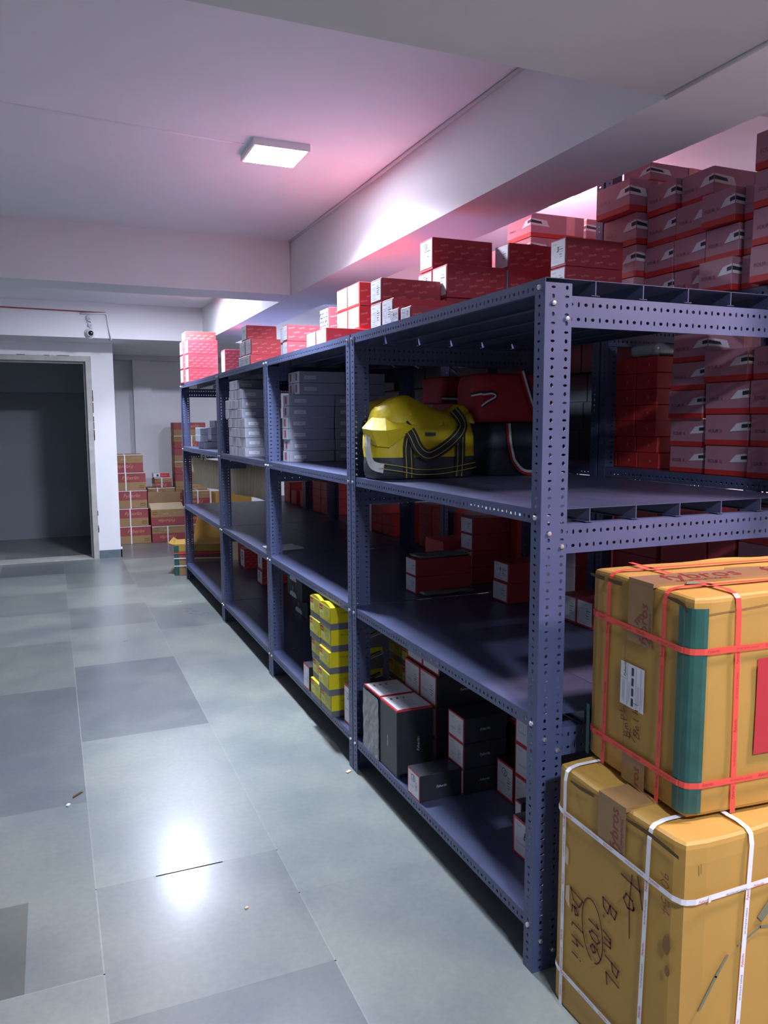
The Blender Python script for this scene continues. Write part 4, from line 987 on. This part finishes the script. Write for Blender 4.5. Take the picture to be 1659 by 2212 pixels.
# lower carton
l, wd, h = .80, .43, .632
lo = link('shipping_carton', big_carton_mesh(l, wd, h, 1.0), None, (.004+l/2, -.522+wd/2, 0)); tag(lo, 'large brown kraft carton on the floor with white straps and marker writing', 'carton')
F1 = Fr((-l/2-.0065, wd/2, 0), (0,-1,0), (0,0,1)); F2 = Fr((-l/2, -wd/2-.0065, 0), (1,0,0), (0,0,1))
A = lambda y: -.092-y        # world y -> distance along the left face
mb = MB(); strap_run(F1, mb, [(A(-.133),.002),(A(-.133),.626)], .0125, STRAPW, 'MY STYLE MY CHOICE', INK, REDP, c=.002); strap_run(F1, mb, [(A(-.412),.002),(A(-.428),.626)], .0125, STRAPW, 'MY STYLE MY CHOICE', INK, REDP, c=.002)
for a0, a1 in ((A(-.133), A(-.133)), (A(-.412), A(-.428))): band_v(mb, l, wd, h, wd/2-a0, wd/2-a1, .0125, STRAPW, .0083)
link('strap', mb.mesh('strap'), lo)
mb = MB(); strap_run(F1, mb, [(.011,.523),(wd,.516)], .0125, STRAPW, 'MY STYLE MY CHOICE', INK, REDP, c=.0035); strap_run(F2, mb, [(0,.512),(l,.505)], .0125, STRAPW, 'MY STYLE MY CHOICE', INK, REDP, c=.0035)
band_h(mb, l, wd, .523, .514, .0125, STRAPW, .0097); F2.rect(mb, .055, .506, .062, .521, PAPER, .005)
link('strap', mb.mesh('strap'), lo)
mb = MB(); strap_run(F1, mb, [(.011,.102),(wd,.095)], .0125, STRAPW, 'MY STYLE MY CHOICE', INK, REDP, c=.0035); strap_run(F2, mb, [(0,.095),(l,.09)], .0125, STRAPW, 'MY STYLE MY CHOICE', INK, REDP, c=.0035); band_h(mb, l, wd, .102, .093, .0125, STRAPW, .0097); link('strap', mb.mesh('strap'), lo)
mb = MB(); strap_run(F2, mb, [(.150,.002),(.172,.624)], .0125, STRAPW, 'MY STYLE MY CHOICE', INK, REDP, c=.002); band_f(mb, l, wd, h, -l/2+.150, -l/2+.172, .0125, STRAPW, .0083); link('strap', mb.mesh('strap'), lo)
mb = MB(); F1.rect(mb, .168, .520, .262, .630, TAPEB, .0012); F1.text(mb, 'fybros', .238, .520, .040, TAPEINK, rot=90, shear=.15, c=.0017); F1.text(mb, 'ILLUMINATIONS', .254, .522, .0115, TAPEINK, rot=90, c=.0017); mb.box((-l/2-.008,-.047,.626),(-l/2+.30,.047,h+.004), TAPEB)
link('brown_tape', mb.mesh('tape'), lo); mb = MB(); F1.rect(mb, .178, .0, .262, .055, TAPEB, .0012)
link('brown_tape', mb.mesh('tape'), lo)
mb = MB()
hand(F1, mb, 'To', .248, .500, .062, .0048, MARKER, rot=-80, c=.0012); F1.line(mb, [(.287,.495),(.281,.42),(.285,.345)], .004, MARKER, .0012)
hand(F1, mb, 'B.m.', .192, .395, .048, .0048, MARKER, rot=-86, c=.0012); hand(F1, mb, 'PL', .206, .262, .046, .0048, MARKER, rot=-86, c=.0012)
hand(F1, mb, '106', .142, .318, .036, .0048, MARKER, rot=-82, c=.0012); ring(F1, mb, .158, .282, .076, .038, .0038, MARKER, rot=-82, c=.0012, gap=1)
hand(F1, mb, 'Delhi', .072, .350, .046, .0046, MARKER, rot=-86, c=.0012)
hand(F1, mb, '90554', .372, .560, .022, .0018, TAPEINK, rot=-86, c=.0012)
link('marker_writing', mb.mesh('writing'), lo)
for pts in ([(.06,.612),(.10,.610),(.15,.613)], [(.255,.611),(.30,.613),(.34,.612),(.39,.609),(.42,.606)]):
    mb = MB(); flap_gap(F1, mb, pts); link('torn_edge', mb.mesh('tear'), lo)
for a, b, ra, rb in ((.395,.40,.012,.022),(.405,.20,.014,.02),(.40,.345,.008,.012)):
    mb = MB(); F1.poly(mb, [(a+ra*math.cos(k*.7)*(1+.2*math.sin(k*3)), b+rb*math.sin(k*.7)) for k in range(9)], STAIN, .0005); link('stain', mb.mesh('stain'), lo)
for pts in ([(.045,.395),(.058,.39),(.060,.43),(.05,.44)], [(.050,.30),(.068,.285),(.066,.345),(.052,.335)]):
    mb = MB(); F1.poly(mb, pts, KRAFTP, .0005); link('scuff', mb.mesh('scuff'), lo)
mb = MB(); F2.line(mb, [(.035,.592),(.036,.572)], .003, STAIN); link('stain', mb.mesh('stain'), lo)
mb = MB(); F2.poly(mb, [(.20,.435),(.255,.49),(.27,.47),(.215,.42)], GRIME, .0006); link('stain', mb.mesh('stain'), lo)
mb = MB(); F2.line(mb, [(.15,.385),(.21,.41),(.26,.40)], .006, GRIME); link('stain', mb.mesh('stain'), lo)
mb = MB(); F2.line(mb, [(.05,.27),(.09,.33),(.12,.37)], .007, GRIME); link('stain', mb.mesh('stain'), lo)

# upper carton
l, wd, h = .60, .365, .478
th = math.radians(4.5); zb = h*0+.641
t_ = Vector((math.sin(th), math.cos(th), 0)); r_ = Vector((math.cos(th), -math.sin(th), 0))
ctr = Vector((.067,-.441,0))+t_*(wd/2-.008)+r_*(l/2+.005)
uo = link('shipping_carton', big_carton_mesh(l, wd, h, 5.0), None, (ctr.x, ctr.y, zb), -th); tag(uo, 'yellowish kraft carton with red straps and green corner tape, stacked on the larger one', 'carton')
F1 = Fr((-l/2-.0065, wd/2, 0), (0,-1,0), (0,0,1)); F2 = Fr((-l/2, -wd/2-.0065, 0), (1,0,0), (0,0,1)); F3 = Fr((-l/2, -wd/2, h+.006), (1,0,0), (0,1,0))
A = lambda s: wd-.010-s; Zb = lambda z: z-zb
ST = 'MY STYLE MY CHOICE'
mb = MB()
for s0, s1 in ((.282,.274), (.076,.072)):
    strap_run(F1, mb, [(A(s0),.0),(A(s1),h-.004)], .0135, STRAPR, ST, BANDR, BANDR, c=.002); band_v(mb, l, wd, h, wd/2-A(s0), wd/2-A(s1), .0135, STRAPR, .0083)
link('strap', mb.mesh('strap'), uo)
mb = MB(); strap_run(F2, mb, [(.116,.0),(.108,h-.004)], .0135, STRAPR, ST, BANDR, BANDR, c=.002); band_f(mb, l, wd, h, -l/2+.116, -l/2+.108, .0135, STRAPR, .0083); link('strap', mb.mesh('strap'), uo)
mb = MB()
for z0, z1 in ((1.010,1.006), (.712,.716)):
    strap_run(F1, mb, [(.011,Zb(z0)),(wd,Zb(z1))], .0135, STRAPR, ST, BANDR, BANDR, c=.0035); strap_run(F2, mb, [(0,Zb(z1)),(l,Zb(z1)+.004)], .0135, STRAPR, ST, BANDR, BANDR, c=.0035)
    band_h(mb, l, wd, Zb(z0), Zb(z1), .0135, STRAPR, .0097)
link('strap', mb.mesh('strap'), uo)
mb = MB(); band(mb, [(-l/2-.0075,-wd/2+.036,h/2-.005),(-l/2-.0075,-wd/2+.022,h/2-.005),(-l/2-.0020,-wd/2+.004,h/2-.005),(-l/2+.004,-wd/2-.0020,h/2-.005),(-l/2+.022,-wd/2-.0075,h/2-.005),(-l/2+.032,-wd/2-.0075,h/2-.005)], (0,0,h-.034), TAPEG); F1.line(mb, [(wd-.016,.02),(wd-.014,h*.5),(wd-.017,h-.03)], .0015, STAIN, .0016)
link('corner_tape', mb.mesh('tape'), uo); mb = MB(); F1.rect(mb, -.002, .0, .012, .13, TAPEG, .0012); link('corner_tape', mb.mesh('tape'), uo)
mb = MB(); F1.rect(mb, A(.199), Zb(.978), A(.111), h, TAPEB, .0012); mb.box((-l/2-.008, wd/2-A(.111), h-.002), (-l/2+.52, wd/2-A(.199), h+.0066), TAPEB)
F1.text(mb, 'fybros', A(.128), Zb(.980), .038, TAPEINK, rot=90, shear=.15, c=.0017); F1.text(mb, 'ILLUMINATIONS', A(.115), Zb(.981), .0105, TAPEINK, rot=90, c=.0017)
for k in range(4): F1.line(mb, [(A(.172)+.006*k, Zb(1.030)+.006*k), (A(.160)+.006*k, Zb(1.022)+.008*k)], .003, TAPEINK, .0017)
link('brown_tape', mb.mesh('tape'), uo); mb = MB(); F1.rect(mb, A(.205), 0, A(.120), Zb(.712), TAPEB, .0012); F1.text(mb, 'ros', A(.140), .003, .034, TAPEINK, rot=90, shear=.15, c=.0017)
link('brown_tape', mb.mesh('tape'), uo); mb = MB(); F3.text(mb, 'fybros', .05, wd*.40, .085, TAPEINK, shear=.15, c=.0012); F3.text(mb, 'ILLUMINATIONS', .06, wd*.34, .020, TAPEINK, c=.0012); F3.text(mb, 'fybros', .34, wd*.40, .085, TAPEINK, shear=.15, c=.0012)
link('tape_print', mb.mesh('tape'), uo)
mb = MB(); a0, a1, b0, b1 = A(.219), A(.131), Zb(.821), Zb(.924)
F1.rect(mb, a0, b0, a1, b1, PAPER, .0014); W, H = a1-a0, b1-b0
for q in (.30,.66,.86): F1.rect(mb, a0+W*q, b0+H*.02, a0+W*(q+.012), b1-H*.02, GINK, .0018)
F1.rect(mb, a0+W*.02, b0+H*.62, a0+W*.30, b0+H*.63, GINK, .0018); F1.text(mb, 'Fyberlin', a0+W*.24, b0+H*.66, .012, INK, rot=90, shear=.3, c=.0018)
for k in range(4): F1.rect(mb, a0+W*.48, b0+H*(.05+.235*k), a0+W*.57, b0+H*(.23+.235*k), INK, .0019)
for q in (.10,.16,.36,.41,.72,.78,.92): F1.rect(mb, a0+W*q, b0+H*(.05+.3*((q*7) % 1)*.5), a0+W*(q+.018), b0+H*.58, LAV if q > .3 else GINK, .0018)
link('address_label', mb.mesh('label'), uo)
mb = MB(); hand(F1, mb, 'To', A(.158), Zb(.738), .024, .0024, MARKER, rot=78, c=.0016); hand(F1, mb, 'BmPL', A(.174), Zb(.748), .022, .0022, MARKER, rot=112, c=.0016)
hand(F1, mb, 'Delhi', A(.140), Zb(.755), .022, .0020, MARKER, rot=98, c=.0016); link('marker_writing', mb.mesh('writing'), uo)
mb = MB(); F2.rect(mb, .165, Zb(.765), .50, Zb(.978), PANELR, .0014)
F2.text(mb, 'fybros', .445, Zb(.885), .088, TANP, rot=180, shear=.2, c=.0019); F2.text(mb, 'ILLUMINATIONS', .445, Zb(.925), .030, TANP, rot=180, c=.0019)
for k in range(4): F2.line(mb, [(.212+.011*k,Zb(.828)-.004*k),(.228+.010*k,Zb(.850)),(.252+.008*k,Zb(.856))], .004, TANP, .0019)
link('red_panel', mb.mesh('panel'), uo)
for pts in ([(.0,h-.014),(.03,h-.016),(.06,h-.017)], [(.075,h-.014),(.10,h-.017),(.13,h-.016)], [(.29,h-.012),(.32,h-.014),(.345,h-.020),(.355,h-.03)]):
    mb = MB(); flap_gap(F1, mb, pts); link('torn_edge', mb.mesh('tear'), uo)
mb = MB(); F2.line(mb, [(.03,h-.035),(.12,h-.030),(.24,h-.020)], .0025, STAIN, .0006); link('crease', mb.mesh('crease'), uo)
mb = MB(); F3.poly(mb, [(.06,.10),(.11,.09),(.13,.12),(.09,.13)], GRIME, .0004); link('stain', mb.mesh('stain'), uo)
mb = MB(); F3.poly(mb, [(.25,.2),(.36,.19),(.38,.22),(.28,.23)], STAIN, .0004); link('stain', mb.mesh('stain'), uo)
mb = MB(); F1.line(mb, [(.155,.0),(.15,.16),(.148,.32)], .0015, STAIN, .0006); link('crease', mb.mesh('crease'), uo)

# ------------------------------------------------------------------ litter on the floor
def chip(name, x, y, l, wd, h, m, label, rz):
    mb = MB(); mb.add([(-l/2,-wd/2,0),(l/2,-wd/2*.6,0),(l/2*.8,wd/2,0),(-l/2*.7,wd/2*.8,0),(-l/2,-wd/2,h),(l/2,-wd/2*.6,h*.6),(l/2*.8,wd/2,h*.9),(-l/2*.7,wd/2*.8,h*.5)],
        [(3,2,1,0),(4,5,6,7),(0,1,5,4),(1,2,6,5),(2,3,7,6),(3,0,4,7)], m)
    tag(link(name, mb.mesh(name), None, (x, y, .0008), rz), label, 'scrap')
chip('cardboard_scrap',-.030,1.345,.030,.018,.005,KRAFTP,'tan scrap of cardboard on the floor by the double rack post',.4)
chip('cardboard_scrap',-.645,.585,.012,.010,.004,KRAFTP,'small tan crumb on the floor in front of the shelf',.2)
chip('paper_scrap',-1.135,1.50,.020,.016,.006,PAPER,'tiny crumpled white paper on the floor at the left',.9)
chip('leaf_scrap',-1.10,1.58,.055,.012,.004,KRAFTE,'thin brown leaf scrap on the floor beside the white paper',.75)
chip('paper_scrap',-.232,4.90,.09,.010,.002,PAPER,'thin white strip of paper on the floor before the last rack',.05)
